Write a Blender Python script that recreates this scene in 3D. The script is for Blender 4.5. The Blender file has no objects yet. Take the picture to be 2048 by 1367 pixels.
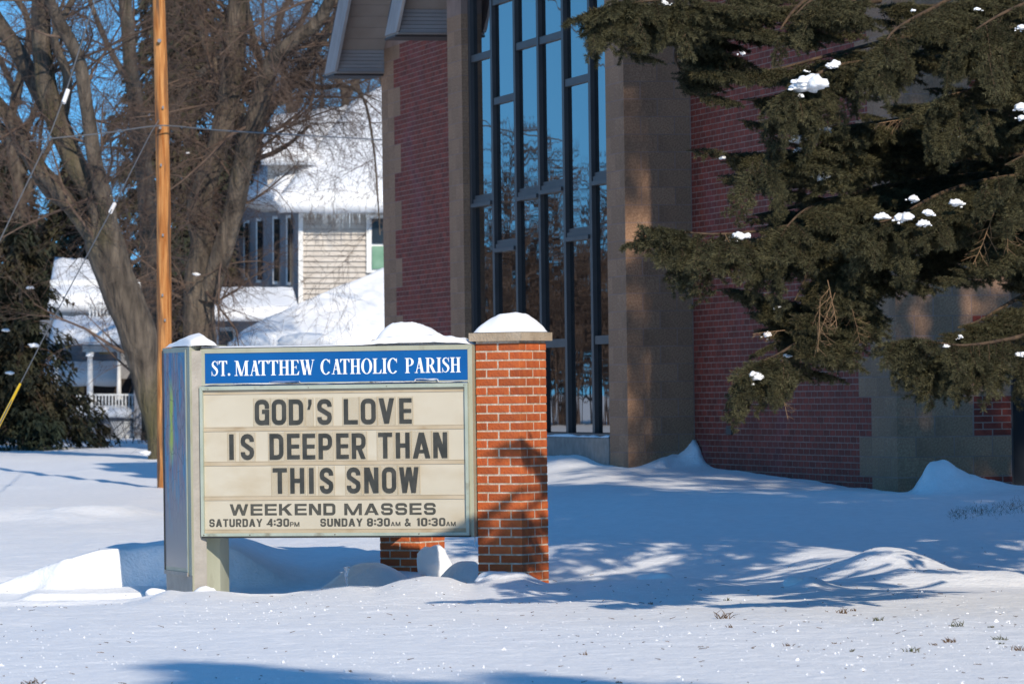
import bpy, math, random
import numpy as np
from mathutils import Vector, Matrix, noise as mnoise

# ------------------------------------------------------------------ camera, sky, sun
SC = bpy.context.scene
COL = SC.collection
EYE = Vector((0, 0, 1.45))
FPX = 9600.0                                   # focal length in pixels of a 2048 px wide frame
PITCH, ROLL = math.atan(105.5 / FPX), math.radians(-0.75)
CAMROT = Matrix.Rotation(math.radians(90) + PITCH, 3, 'X') @ Matrix.Rotation(ROLL, 3, 'Z')
cd = bpy.data.cameras.new('camera')
cam = bpy.data.objects.new('camera', cd)
COL.objects.link(cam)
cam.matrix_world = Matrix.Translation(EYE) @ CAMROT.to_4x4()
cd.sensor_width = 36
cd.lens = 36 * FPX / 2048
cd.clip_start = 0.5
cd.clip_end = 3000
cd.dof.use_dof = True
cd.dof.focus_distance = 37.0
cd.dof.aperture_fstop = 8.0
SC.camera = cam

SUN_AZ, SUN_EL = math.radians(18), math.radians(29)      # azimuth to the right of straight behind the camera
SUNDIR = Vector((math.sin(SUN_AZ) * math.cos(SUN_EL), -math.cos(SUN_AZ) * math.cos(SUN_EL), math.sin(SUN_EL)))
world = bpy.data.worlds.new('World')
SC.world = world
world.use_nodes = True
wn = world.node_tree
bg = wn.nodes['Background']
sky = wn.nodes.new('ShaderNodeTexSky')
sky.sky_type = 'NISHITA'
sky.sun_disc = False
sky.sun_elevation = SUN_EL
sky.sun_rotation = math.atan2(SUNDIR.x, SUNDIR.y)
sky.air_density = 1.0
sky.dust_density = 0.1
sky.ozone_density = 2.0
# the sky of a very clear, dry winter day: look a little higher into the sky model everywhere, and cool it evenly
tcw = wn.nodes.new('ShaderNodeTexCoord')
adv = wn.nodes.new('ShaderNodeVectorMath'); adv.operation = 'ADD'; adv.inputs[1].default_value = (0, 0, 0.16)
nrv = wn.nodes.new('ShaderNodeVectorMath'); nrv.operation = 'NORMALIZE'
wn.links.new(tcw.outputs['Generated'], adv.inputs[0]); wn.links.new(adv.outputs[0], nrv.inputs[0]); wn.links.new(nrv.outputs[0], sky.inputs[0])
mlt = wn.nodes.new('ShaderNodeMix'); mlt.data_type = 'RGBA'; mlt.blend_type = 'MULTIPLY'; mlt.inputs[0].default_value = 1
mlt.inputs[7].default_value = (0.40, 0.88, 1.14, 1)
wn.links.new(sky.outputs[0], mlt.inputs[6]); wn.links.new(mlt.outputs[2], bg.inputs[0])
bg.inputs[1].default_value = 0.13
ld = bpy.data.lights.new('sun', 'SUN')
ld.energy = 3.9
ld.angle = math.radians(0.5)
ld.color = (1.0, 0.89, 0.74)
sun = bpy.data.objects.new('sun', ld)
COL.objects.link(sun)
sun.rotation_euler = SUNDIR.to_track_quat('Z', 'Y').to_euler()
SC.view_settings.view_transform = 'Standard'
SC.view_settings.look = 'None'
SC.view_settings.exposure = 0.24
SC.view_settings.gamma = 1.0
SC.view_settings.use_curve_mapping = False
try:
    SC.cycles.max_bounces = 6
    SC.cycles.transparent_max_bounces = 12
except Exception:
    pass

# ------------------------------------------------------------------ helpers
R3 = CAMROT


def W(x, y, d):
    """World point at depth d (metres ahead) seen at photo pixel (x, y)."""
    v = R3 @ Vector(((x - 1024) / FPX, (683.5 - y) / FPX, -1))
    return EYE + v * (d / v.y)


def hit(x, y, p, n):
    v = R3 @ Vector(((x - 1024) / FPX, (683.5 - y) / FPX, -1))
    return EYE + v * ((Vector(p) - EYE).dot(n) / v.dot(n))


def ss(a, b, x):
    t = np.clip((x - a) / (b - a), 0, 1)
    return t * t * (3 - 2 * t)


def tag(o, label=None, cat=None, group=None, kind=None):
    if label: o['label'] = label
    if cat: o['category'] = cat
    if group: o['group'] = group
    if kind: o['kind'] = kind
    return o


def empty(name, loc, rz=0.0, **k):
    o = bpy.data.objects.new(name, None)
    o.empty_display_size = 0.2
    o.location = loc
    o.rotation_euler = (0, 0, rz)
    COL.objects.link(o)
    o['_m'] = 0
    del o['_m']
    return tag(o, **k)


def mworld(o):
    m = Matrix.LocRotScale(o.location, o.rotation_euler, o.scale)
    if o.parent:
        return mworld(o.parent) @ o.matrix_parent_inverse @ m
    return m


def link(name, me, m=None, parent=None, loc=None, rot=None, scale=None, keep=True, **k):
    """keep: coordinates given in world space even when parented"""
    o = bpy.data.objects.new(name, me)
    if m is not None and not me.materials:
        me.materials.append(m)
    if loc is not None: o.location = loc
    if rot is not None: o.rotation_euler = rot
    if scale is not None: o.scale = scale
    COL.objects.link(o)
    if parent is not None:
        o.parent = parent
        if keep:
            o.matrix_parent_inverse = mworld(parent).inverted()
    return tag(o, **k)


class MB:
    """collects polygons"""
    def __init__(s):
        s.v, s.f, s.sm = [], [], []

    def add(s, vs, fs, smooth=False):
        b = len(s.v)
        s.v.extend([tuple(p) for p in vs])
        s.f.extend([tuple(i + b for i in f) for f in fs])
        s.sm.extend([smooth] * len(fs))

    def box(s, a, b):
        x0, y0, z0 = a
        x1, y1, z1 = b
        vs = [(x0, y0, z0), (x1, y0, z0), (x1, y1, z0), (x0, y1, z0), (x0, y0, z1), (x1, y0, z1), (x1, y1, z1), (x0, y1, z1)]
        s.add(vs, [(0, 3, 2, 1), (4, 5, 6, 7), (0, 1, 5, 4), (1, 2, 6, 5), (2, 3, 7, 6), (3, 0, 4, 7)])
        return s

    def prism(s, pts, z0, z1):
        """pts: xy polygon counter-clockwise, or (x,y) list; vertical prism"""
        n = len(pts)
        vs = [(p[0], p[1], z0) for p in pts] + [(p[0], p[1], z1) for p in pts]
        s.add(vs, [tuple(range(n))[::-1], tuple(range(n, 2 * n))] + [(i, (i + 1) % n, n + (i + 1) % n, n + i) for i in range(n)])
        return s

    def slab(s, pts, off):
        """pts: planar 3D polygon, extruded by vector off"""
        n = len(pts)
        off = Vector(off)
        vs = [Vector(p) for p in pts] + [Vector(p) + off for p in pts]
        s.add(vs, [tuple(range(n)), tuple(range(n, 2 * n))[::-1]] + [((i + 1) % n, i, n + i, n + (i + 1) % n) for i in range(n)])
        return s

    def tube(s, pts, rad, sides=8, cap=True):
        pts = [Vector(p) for p in pts]
        n = len(pts)
        if not hasattr(rad, '__len__'): rad = [rad] * n
        vs = []
        prev = None
        for i, p in enumerate(pts):
            d = (pts[min(i + 1, n - 1)] - pts[max(i - 1, 0)]).normalized()
            if prev is None:
                u = d.orthogonal().normalized()
            else:
                u = (prev - d * prev.dot(d)).normalized()
            prev = u
            w = d.cross(u)
            for k in range(sides):
                a = 2 * math.pi * k / sides
                vs.append(p + (u * math.cos(a) + w * math.sin(a)) * rad[i])
        fs = [(i * sides + k, i * sides + (k + 1) % sides, (i + 1) * sides + (k + 1) % sides, (i + 1) * sides + k)
              for i in range(n - 1) for k in range(sides)]
        s.add(vs, fs, True)
        if cap:
            s.add(vs[:sides], [tuple(range(sides))[::-1]])
            s.add(vs[-sides:], [tuple(range(sides))])
        return s

    def mesh(s, name):
        me = bpy.data.meshes.new(name)
        me.from_pydata(s.v, [], s.f)
        me.polygons.foreach_set('use_smooth', s.sm)
        me.update()
        return me

    def build(s, name, m, parent=None, **k):
        return link(name, s.mesh(name), m, parent, **k)


def np_mesh(name, V, F, smooth=False):
    """V (n,3) float, F (m,k) int"""
    me = bpy.data.meshes.new(name)
    V = np.asarray(V, dtype=np.float32)
    F = np.asarray(F, dtype=np.int32)
    me.vertices.add(len(V))
    me.vertices.foreach_set('co', V.ravel())
    k = F.shape[1]
    me.loops.add(F.size)
    me.loops.foreach_set('vertex_index', F.ravel())
    me.polygons.add(len(F))
    me.polygons.foreach_set('loop_start', np.arange(0, F.size, k, dtype=np.int32))
    me.polygons.foreach_set('loop_total', np.full(len(F), k, dtype=np.int32))
    me.polygons.foreach_set('use_smooth', np.full(len(F), smooth, dtype=bool))
    me.update(calc_edges=True)
    return me


def segs_mesh(name, P0, P1, R0, R1, sides=3):
    """many independent tapered sticks"""
    P0 = np.asarray(P0, float); P1 = np.asarray(P1, float)
    R0 = np.asarray(R0, float)[:, None]; R1 = np.asarray(R1, float)[:, None]
    d = P1 - P0
    d /= np.linalg.norm(d, axis=1)[:, None] + 1e-9
    ref = np.where(np.abs(d[:, 2:3]) < 0.9, np.array([[0, 0, 1.0]]), np.array([[1.0, 0, 0]]))
    u = np.cross(d, ref); u /= np.linalg.norm(u, axis=1)[:, None] + 1e-9
    w = np.cross(d, u)
    n = len(P0)
    V = np.zeros((n, 2 * sides, 3))
    for k in range(sides):
        a = 2 * math.pi * k / sides
        o = u * math.cos(a) + w * math.sin(a)
        V[:, k] = P0 + o * R0
        V[:, sides + k] = P1 + o * R1
    base = (np.arange(n) * 2 * sides)[:, None]
    F = np.concatenate([base + np.array([[k, (k + 1) % sides, sides + (k + 1) % sides, sides + k]]) for k in range(sides)])
    return np_mesh(name, V.reshape(-1, 3), F, True)


# value noise for height fields
_rs = np.random.RandomState(7)
_tab = _rs.rand(256, 256)


def vnoise(x, y):
    xi = np.floor(x).astype(int); yi = np.floor(y).astype(int)
    fx = x - xi; fy = y - yi
    fx = fx * fx * (3 - 2 * fx); fy = fy * fy * (3 - 2 * fy)
    a = _tab[xi & 255, yi & 255]; b = _tab[(xi + 1) & 255, yi & 255]
    c = _tab[xi & 255, (yi + 1) & 255]; d = _tab[(xi + 1) & 255, (yi + 1) & 255]
    return (a * (1 - fx) + b * fx) * (1 - fy) + (c * (1 - fx) + d * fx) * fy - 0.5


def fbm(x, y, o=4, g=0.5):
    s = 0; a = 1
    for i in range(o):
        s = s + a * vnoise(x * 2 ** i + 17.3 * i, y * 2 ** i + 5.1 * i)
        a *= g
    return s


# ------------------------------------------------------------------ materials
def nt(name):
    m = bpy.data.materials.new(name)
    m.use_nodes = True
    return m, m.node_tree, m.node_tree.nodes['Principled BSDF']


def mat(name, col, rough=0.7, col2=None, scale=8.0, bump=0.0, bscale=None, spec=0.4, metal=0.0, stretch=(1, 1, 1),
        vary=0.0, detail=4.0, dist=0.02, coords='Object', col3=None, s3=1.0, t3=(0.55, 0.75)):
    m, t, b = nt(name)
    N, L = t.nodes, t.links
    b.inputs['Roughness'].default_value = rough
    b.inputs['Specular IOR Level'].default_value = spec
    b.inputs['Metallic'].default_value = metal
    tc = N.new('ShaderNodeTexCoord')
    mp = N.new('ShaderNodeMapping')
    mp.inputs['Scale'].default_value = stretch
    L.new(tc.outputs[coords], mp.inputs[0])
    out = None
    if col2 is not None:
        n1 = N.new('ShaderNodeTexNoise'); n1.inputs['Scale'].default_value = scale; n1.inputs['Detail'].default_value = detail
        L.new(mp.outputs[0], n1.inputs[0])
        r = N.new('ShaderNodeValToRGB')
        r.color_ramp.elements[0].position = 0.35; r.color_ramp.elements[1].position = 0.68
        r.color_ramp.elements[0].color = (*col, 1); r.color_ramp.elements[1].color = (*col2, 1)
        L.new(n1.outputs[0], r.inputs[0])
        out = r.outputs[0]
    else:
        c = N.new('ShaderNodeRGB'); c.outputs[0].default_value = (*col, 1)
        out = c.outputs[0]
    if col3 is not None:
        n3 = N.new('ShaderNodeTexNoise'); n3.inputs['Scale'].default_value = s3; n3.inputs['Detail'].default_value = 5
        L.new(mp.outputs[0], n3.inputs[0])
        r3 = N.new('ShaderNodeMapRange'); r3.inputs[1].default_value = t3[0]; r3.inputs[2].default_value = t3[1]
        L.new(n3.outputs[0], r3.inputs[0])
        mx = N.new('ShaderNodeMix'); mx.data_type = 'RGBA'
        L.new(r3.outputs[0], mx.inputs[0]); L.new(out, mx.inputs[6]); mx.inputs[7].default_value = (*col3, 1)
        out = mx.outputs[2]
    if vary > 0:
        g = N.new('ShaderNodeNewGeometry'); oi = N.new('ShaderNodeObjectInfo')
        ad = N.new('ShaderNodeMath'); ad.operation = 'ADD'
        L.new(g.outputs['Random Per Island'], ad.inputs[0]); L.new(oi.outputs['Random'], ad.inputs[1])
        fr = N.new('ShaderNodeMath'); fr.operation = 'FRACT'; L.new(ad.outputs[0], fr.inputs[0])
        mr = N.new('ShaderNodeMapRange'); mr.inputs[3].default_value = 1 - vary; mr.inputs[4].default_value = 1 + vary
        L.new(fr.outputs[0], mr.inputs[0])
        mm = N.new('ShaderNodeMix'); mm.data_type = 'RGBA'; mm.blend_type = 'MULTIPLY'; mm.inputs[0].default_value = 1
        cb = N.new('ShaderNodeCombineColor')
        for i in range(3): L.new(mr.outputs[0], cb.inputs[i])
        L.new(out, mm.inputs[6]); L.new(cb.outputs[0], mm.inputs[7])
        out = mm.outputs[2]
    L.new(out, b.inputs['Base Color'])
    if bump > 0:
        n2 = N.new('ShaderNodeTexNoise'); n2.inputs['Scale'].default_value = bscale or scale * 3; n2.inputs['Detail'].default_value = 5
        L.new(mp.outputs[0], n2.inputs[0])
        bp = N.new('ShaderNodeBump'); bp.inputs['Strength'].default_value = bump; bp.inputs['Distance'].default_value = dist
        L.new(n2.outputs[0], bp.inputs['Height']); L.new(bp.outputs[0], b.inputs['Normal'])
    return m


M = {}
M['brick_pillar'] = mat('orange_red_brick', (0.42, 0.080, 0.017), 0.8, (0.52, 0.125, 0.030), 14, 0.35, 60, vary=0.2, col3=(0.33, 0.065, 0.022), s3=5)
M['brick_wall'] = mat('dark_red_brick', (0.140, 0.023, 0.013), 0.85, (0.21, 0.036, 0.020), 9, 0.3, 50, vary=0.26, col3=(0.17, 0.040, 0.040), s3=1.0)
M['mortar_light'] = mat('pale_mortar', (0.46, 0.34, 0.23), 0.95, (0.66, 0.56, 0.46), 20, 0.5, 80)
M['mortar_wall'] = mat('grey_mortar', (0.21, 0.135, 0.105), 0.95, (0.30, 0.20, 0.16), 3, 0.4, 80)
M['block'] = mat('tan_split_face_block', (0.245, 0.138, 0.082), 0.95, (0.37, 0.222, 0.135), 45, 1.0, 70, vary=0.12, dist=0.014, col3=(0.20, 0.118, 0.072), s3=1.1)
M['block_mortar'] = mat('block_mortar', (0.40, 0.35, 0.28), 0.95, (0.46, 0.41, 0.35), 20, 0.4, 80)
M['cap_stone'] = mat('weathered_cap_stone', (0.36, 0.27, 0.18), 0.9, (0.46, 0.37, 0.27), 6, 0.4, 60, col3=(0.22, 0.17, 0.12), s3=12)
M['curb'] = mat('grey_concrete', (0.17, 0.165, 0.155), 0.9, (0.24, 0.235, 0.22), 8, 0.4, 50)
M['mullion'] = mat('dark_anodised_frame', (0.040, 0.039, 0.040), 0.5, (0.052, 0.050, 0.052), 3, spec=0.35)
M['frame'] = mat('grey_green_painted_metal', (0.34, 0.345, 0.255), 0.5, (0.40, 0.405, 0.31), 5, 0.06, 40, spec=0.45, col3=(0.27, 0.255, 0.18), s3=9, t3=(0.58, 0.8), stretch=(1, 1, 0.4))
M['frame_dark'] = mat('frame_gasket', (0.035, 0.035, 0.032), 0.6)
M['door_frame'] = mat('pale_green_door_frame', (0.33, 0.38, 0.31), 0.45, (0.41, 0.45, 0.38), 6, 0.06, 40, spec=0.5, col3=(0.22, 0.21, 0.15), s3=10, t3=(0.6, 0.8))
M['base_metal'] = mat('dull_grey_base', (0.30, 0.275, 0.24), 0.6, (0.38, 0.35, 0.31), 9, 0.2, 50)
M['letter'] = mat('black_letter', (0.030, 0.032, 0.028), 0.6, (0.055, 0.055, 0.048), 12)
M['print'] = mat('grey_black_print', (0.055, 0.055, 0.045), 0.7, (0.085, 0.082, 0.068), 20)
M['white_print'] = mat('white_print', (0.85, 0.86, 0.86), 0.6)
M['blue'] = mat('blue_header_panel', (0.001, 0.085, 0.29), 0.35, (0.002, 0.10, 0.33), 3, spec=0.35)
M['pole'] = mat('treated_pole_wood', (0.33, 0.115, 0.025), 0.85, (0.60, 0.29, 0.10), 5, 0.9, 12, stretch=(5, 5, 0.35), col3=(0.14, 0.075, 0.040), s3=2.4, t3=(0.52, 0.64), dist=0.03, detail=10)
M['bark'] = mat('grey_brown_bark', (0.050, 0.040, 0.031), 0.95, (0.165, 0.132, 0.100), 7, 1.0, 16, stretch=(1, 1, 0.22), col3=(0.095, 0.085, 0.035), s3=1.2, dist=0.09, detail=8)
M['twig'] = mat('red_brown_twig', (0.085, 0.055, 0.042), 0.9, (0.15, 0.105, 0.080), 2)
M['dead_twig'] = mat('dead_spruce_twig', (0.16, 0.095, 0.05), 0.9, (0.26, 0.16, 0.085), 20)
M['spruce_wood'] = mat('spruce_wood', (0.045, 0.028, 0.018), 0.9, (0.11, 0.068, 0.038), 20, 0.3, 50)
M['needle'] = mat('spruce_needle', (0.022, 0.023, 0.011), 0.7, (0.100, 0.092, 0.046), 6, vary=0.6, spec=0.2, col3=(0.115, 0.075, 0.024), s3=3.0, t3=(0.56, 0.72), coords='Object')
M['needle_far'] = mat('dark_conifer_needle', (0.026, 0.034, 0.020), 0.8, (0.062, 0.050, 0.028), 0.8, vary=0.4, spec=0.2)
M['white_paint'] = mat('white_house_paint', (0.74, 0.74, 0.72), 0.6, (0.80, 0.80, 0.78), 3)
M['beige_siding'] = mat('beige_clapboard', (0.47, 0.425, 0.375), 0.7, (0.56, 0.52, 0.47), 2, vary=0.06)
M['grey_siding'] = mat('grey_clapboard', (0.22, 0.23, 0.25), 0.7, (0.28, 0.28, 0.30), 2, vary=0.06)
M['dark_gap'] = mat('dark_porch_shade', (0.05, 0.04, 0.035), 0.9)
M['tan_curtain'] = mat('tan_blind', (0.42, 0.27, 0.10), 0.8, (0.50, 0.34, 0.15), 3)
M['green_glass'] = mat('green_curtained_pane', (0.13, 0.26, 0.17), 0.3, (0.20, 0.34, 0.24), 3, spec=0.5)
M['dark_glass'] = mat('dark_window_pane', (0.02, 0.025, 0.03), 0.08, spec=0.6)
M['soffit'] = mat('soffit_siding', (0.24, 0.20, 0.17), 0.7, (0.29, 0.25, 0.22), 2, vary=0.05)
M['fascia'] = mat('fascia_board', (0.25, 0.24, 0.24), 0.7, (0.30, 0.29, 0.29), 2, vary=0.05)
M['roof_dark'] = mat('dark_roof_edge', (0.05, 0.045, 0.045), 0.8)
M['yellow'] = mat('yellow_guard', (0.75, 0.50, 0.01), 0.5)
M['wire'] = mat('grey_wire', (0.16, 0.16, 0.16), 0.5, metal=0.3)
M['ceramic'] = mat('white_insulator', (0.75, 0.75, 0.75), 0.4)
M['steel'] = mat('bolt_steel', (0.25, 0.25, 0.26), 0.4, metal=0.8)
M['rust'] = mat('rusty_screw', (0.10, 0.05, 0.03), 0.7)
M['grass'] = mat('dry_grass', (0.10, 0.085, 0.035), 0.9, (0.055, 0.07, 0.025), 30, vary=0.3)
M['debris'] = mat('brown_litter', (0.08, 0.045, 0.022), 0.9, (0.16, 0.09, 0.04), 40, vary=0.3)


def snow_mat(name, bump1=0.5, sc1=9, bump2=0.9, sc2=45):
    m, t, b = nt(name)
    N, L = t.nodes, t.links
    b.inputs['Roughness'].default_value = 0.55
    b.inputs['Specular IOR Level'].default_value = 0.25
    tc = N.new('ShaderNodeTexCoord')
    mp = N.new('ShaderNodeMapping'); mp.inputs['Scale'].default_value = (1, 1, 1)
    L.new(tc.outputs['Object'], mp.inputs[0])
    n1 = N.new('ShaderNodeTexNoise'); n1.inputs['Scale'].default_value = sc1; n1.inputs['Detail'].default_value = 6
    n2 = N.new('ShaderNodeTexNoise'); n2.inputs['Scale'].default_value = sc2; n2.inputs['Detail'].default_value = 3
    L.new(mp.outputs[0], n1.inputs[0]); L.new(mp.outputs[0], n2.inputs[0])
    r = N.new('ShaderNodeValToRGB')
    r.color_ramp.elements[0].color = (0.83, 0.84, 0.85, 1); r.color_ramp.elements[1].color = (0.91, 0.91, 0.915, 1)
    r.color_ramp.elements[0].position = 0.3; r.color_ramp.elements[1].position = 0.7
    L.new(n1.outputs[0], r.inputs[0]); L.new(r.outputs[0], b.inputs['Base Color'])
    b1 = N.new('ShaderNodeBump'); b1.inputs['Strength'].default_value = bump1; b1.inputs['Distance'].default_value = 0.03
    b2 = N.new('ShaderNodeBump'); b2.inputs['Strength'].default_value = bump2; b2.inputs['Distance'].default_value = 0.008
    L.new(n1.outputs[0], b1.inputs['Height']); L.new(n2.outputs[0], b2.inputs['Height'])
    L.new(b1.outputs[0], b2.inputs['Normal']); L.new(b2.outputs[0], b.inputs['Normal'])
    return m


M['snow'] = snow_mat('snow')
M['snow_soft'] = snow_mat('soft_snow', 0.15, 6, 0.2, 60)


def glass_mat():
    m, t, b = nt('reflective_window_glass')
    N, L = t.nodes, t.links
    b.inputs['Base Color'].default_value = (0.006, 0.007, 0.008, 1)
    b.inputs['Roughness'].default_value = 0.012
    b.inputs['IOR'].default_value = 2.6
    b.inputs['Specular IOR Level'].default_value = 0.5
    tc = N.new('ShaderNodeTexCoord')
    mp = N.new('ShaderNodeMapping'); mp.inputs['Scale'].default_value = (0.9, 0.9, 0.45)
    L.new(tc.outputs['Object'], mp.inputs[0])
    n = N.new('ShaderNodeTexNoise'); n.inputs['Scale'].default_value = 1.6; n.inputs['Detail'].default_value = 1.5
    L.new(mp.outputs[0], n.inputs[0])
    bp = N.new('ShaderNodeBump'); bp.inputs['Strength'].default_value = 0.08; bp.inputs['Distance'].default_value = 0.02
    L.new(n.outputs[0], bp.inputs['Height']); L.new(bp.outputs[0], b.inputs['Normal'])
    return m


M['glass'] = glass_mat()


def panel_mat():
    """aged cream plastic with faint stains in horizontal streaks"""
    m = mat('aged_cream_panel', (0.52, 0.465, 0.355), 0.35, (0.58, 0.525, 0.415), 2.5, spec=0.4, stretch=(0.6, 1, 1), col3=(0.42, 0.335, 0.21), s3=2.6, t3=(0.50, 0.80))
    return m


M['panel'] = panel_mat()
M['track'] = mat('stained_letter_track', (0.42, 0.34, 0.225), 0.5, (0.51, 0.43, 0.315), 7, stretch=(0.5, 1, 1), col3=(0.34, 0.25, 0.15), s3=9, t3=(0.6, 0.8))
M['tile_edge'] = mat('yellowed_tile_edge', (0.50, 0.41, 0.27), 0.4)


def tile_mat():
    m, t, b = nt('clear_letter_tile')
    N, L = t.nodes, t.links
    b.inputs['Base Color'].default_value = (0.60, 0.52, 0.38, 1)
    b.inputs['Roughness'].default_value = 0.25
    b.inputs['Alpha'].default_value = 0.16
    return m


M['tile'] = tile_mat()


def mosaic_mat():
    """brushed steel end panel carrying a streaky blue, violet, green and yellow painting"""
    m, t, b = nt('streaky_painted_steel')
    N, L = t.nodes, t.links
    tc = N.new('ShaderNodeTexCoord')
    sep = N.new('ShaderNodeSeparateXYZ'); L.new(tc.outputs['UV'], sep.inputs[0])
    def noise(sc, st, det=4):
        mp = N.new('ShaderNodeMapping'); mp.inputs['Scale'].default_value = st
        L.new(tc.outputs['UV'], mp.inputs[0])
        n = N.new('ShaderNodeTexNoise'); n.inputs['Scale'].default_value = sc; n.inputs['Detail'].default_value = det
        L.new(mp.outputs[0], n.inputs[0]); return n
    n = noise(3.0, (2.4, 1.2, 1))
    r = N.new('ShaderNodeValToRGB'); cr = r.color_ramp
    cr.elements[0].position = 0.30; cr.elements[0].color = (0.03, 0.13, 0.34, 1)
    cr.elements[1].position = 0.72; cr.elements[1].color = (0.10, 0.30, 0.46, 1)
    for p, c in ((0.42, (0.03, 0.26, 0.42, 1)), (0.5, (0.20, 0.13, 0.20, 1)), (0.56, (0.28, 0.26, 0.29, 1)), (0.62, (0.16, 0.08, 0.12, 1))):
        e = cr.elements.new(p); e.color = c
    L.new(n.outputs[0], r.inputs[0])
    # yellow-green plume
    w = noise(2.2, (1, 2.2, 1), 3)
    ad = N.new('ShaderNodeMath'); ad.operation = 'MULTIPLY_ADD'; L.new(w.outputs[0], ad.inputs[0]); ad.inputs[1].default_value = 0.28; ad.inputs[2].default_value = -0.14
    xx = N.new('ShaderNodeMath'); xx.operation = 'ADD'; L.new(sep.outputs[0], xx.inputs[0]); L.new(ad.outputs[0], xx.inputs[1])
    dd = N.new('ShaderNodeMath'); dd.operation = 'SUBTRACT'; L.new(xx.outputs[0], dd.inputs[0]); dd.inputs[1].default_value = 0.34
    ab = N.new('ShaderNodeMath'); ab.operation = 'ABSOLUTE'; L.new(dd.outputs[0], ab.inputs[0])
    mr = N.new('ShaderNodeMapRange'); mr.inputs[1].default_value = 0.11; mr.inputs[2].default_value = 0.04; L.new(ab.outputs[0], mr.inputs[0])
    g1 = N.new('ShaderNodeMapRange'); g1.inputs[1].default_value = 0.46; g1.inputs[2].default_value = 0.58; L.new(sep.outputs[1], g1.inputs[0])
    g2 = N.new('ShaderNodeMapRange'); g2.inputs[1].default_value = 0.90; g2.inputs[2].default_value = 0.78; L.new(sep.outputs[1], g2.inputs[0])
    m1 = N.new('ShaderNodeMath'); m1.operation = 'MULTIPLY'; L.new(g1.outputs[0], m1.inputs[0]); L.new(g2.outputs[0], m1.inputs[1])
    m2 = N.new('ShaderNodeMath'); m2.operation = 'MULTIPLY'; L.new(m1.outputs[0], m2.inputs[0]); L.new(mr.outputs[0], m2.inputs[1])
    mx = N.new('ShaderNodeMix'); mx.data_type = 'RGBA'; L.new(m2.outputs[0], mx.inputs[0]); L.new(r.outputs[0], mx.inputs[6]); mx.inputs[7].default_value = (0.55, 0.62, 0.03, 1)
    # thin dark leading lines
    vm = N.new('ShaderNodeMapping'); vm.inputs['Scale'].default_value = (5, 11, 1); L.new(tc.outputs['UV'], vm.inputs[0])
    v = N.new('ShaderNodeTexVoronoi'); v.feature = 'DISTANCE_TO_EDGE'; v.inputs['Scale'].default_value = 1.2; L.new(vm.outputs[0], v.inputs[0])
    vr = N.new('ShaderNodeMapRange'); vr.inputs[1].default_value = 0.03; vr.inputs[2].default_value = 0.0; L.new(v.outputs['Distance'], vr.inputs[0])
    vf = N.new('ShaderNodeMath'); vf.operation = 'MULTIPLY'; L.new(vr.outputs[0], vf.inputs[0]); vf.inputs[1].default_value = 0.75
    mx2 = N.new('ShaderNodeMix'); mx2.data_type = 'RGBA'; L.new(vf.outputs[0], mx2.inputs[0]); L.new(mx.outputs[2], mx2.inputs[6]); mx2.inputs[7].default_value = (0.02, 0.02, 0.03, 1)
    # bare steel below
    sm = noise(4, (3, 1, 1))
    sa = N.new('ShaderNodeMath'); sa.operation = 'MULTIPLY_ADD'; L.new(sm.outputs[0], sa.inputs[0]); sa.inputs[1].default_value = 0.3; L.new(sep.outputs[1], sa.inputs[2])
    sr = N.new('ShaderNodeMapRange'); sr.inputs[1].default_value = 0.62; sr.inputs[2].default_value = 0.28; L.new(sa.outputs[0], sr.inputs[0])
    st = N.new('ShaderNodeMix'); st.data_type = 'RGBA'; L.new(sr.outputs[0], st.inputs[0]); L.new(mx2.outputs[2], st.inputs[6]); st.inputs[7].default_value = (0.27, 0.25, 0.25, 1)
    L.new(st.outputs[2], b.inputs['Base Color'])
    b.inputs['Roughness'].default_value = 0.35
    b.inputs['Specular IOR Level'].default_value = 0.22
    return m


M['mosaic'] = mosaic_mat()


def ice_mat():
    m, t, b = nt('ice')
    b.inputs['Base Color'].default_value = (0.75, 0.82, 0.88, 1)
    b.inputs['Roughness'].default_value = 0.12
    b.inputs['Transmission Weight'].default_value = 0.6
    b.inputs['IOR'].default_value = 1.31
    return m


M['ice'] = ice_mat()

_boxes = {}


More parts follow.
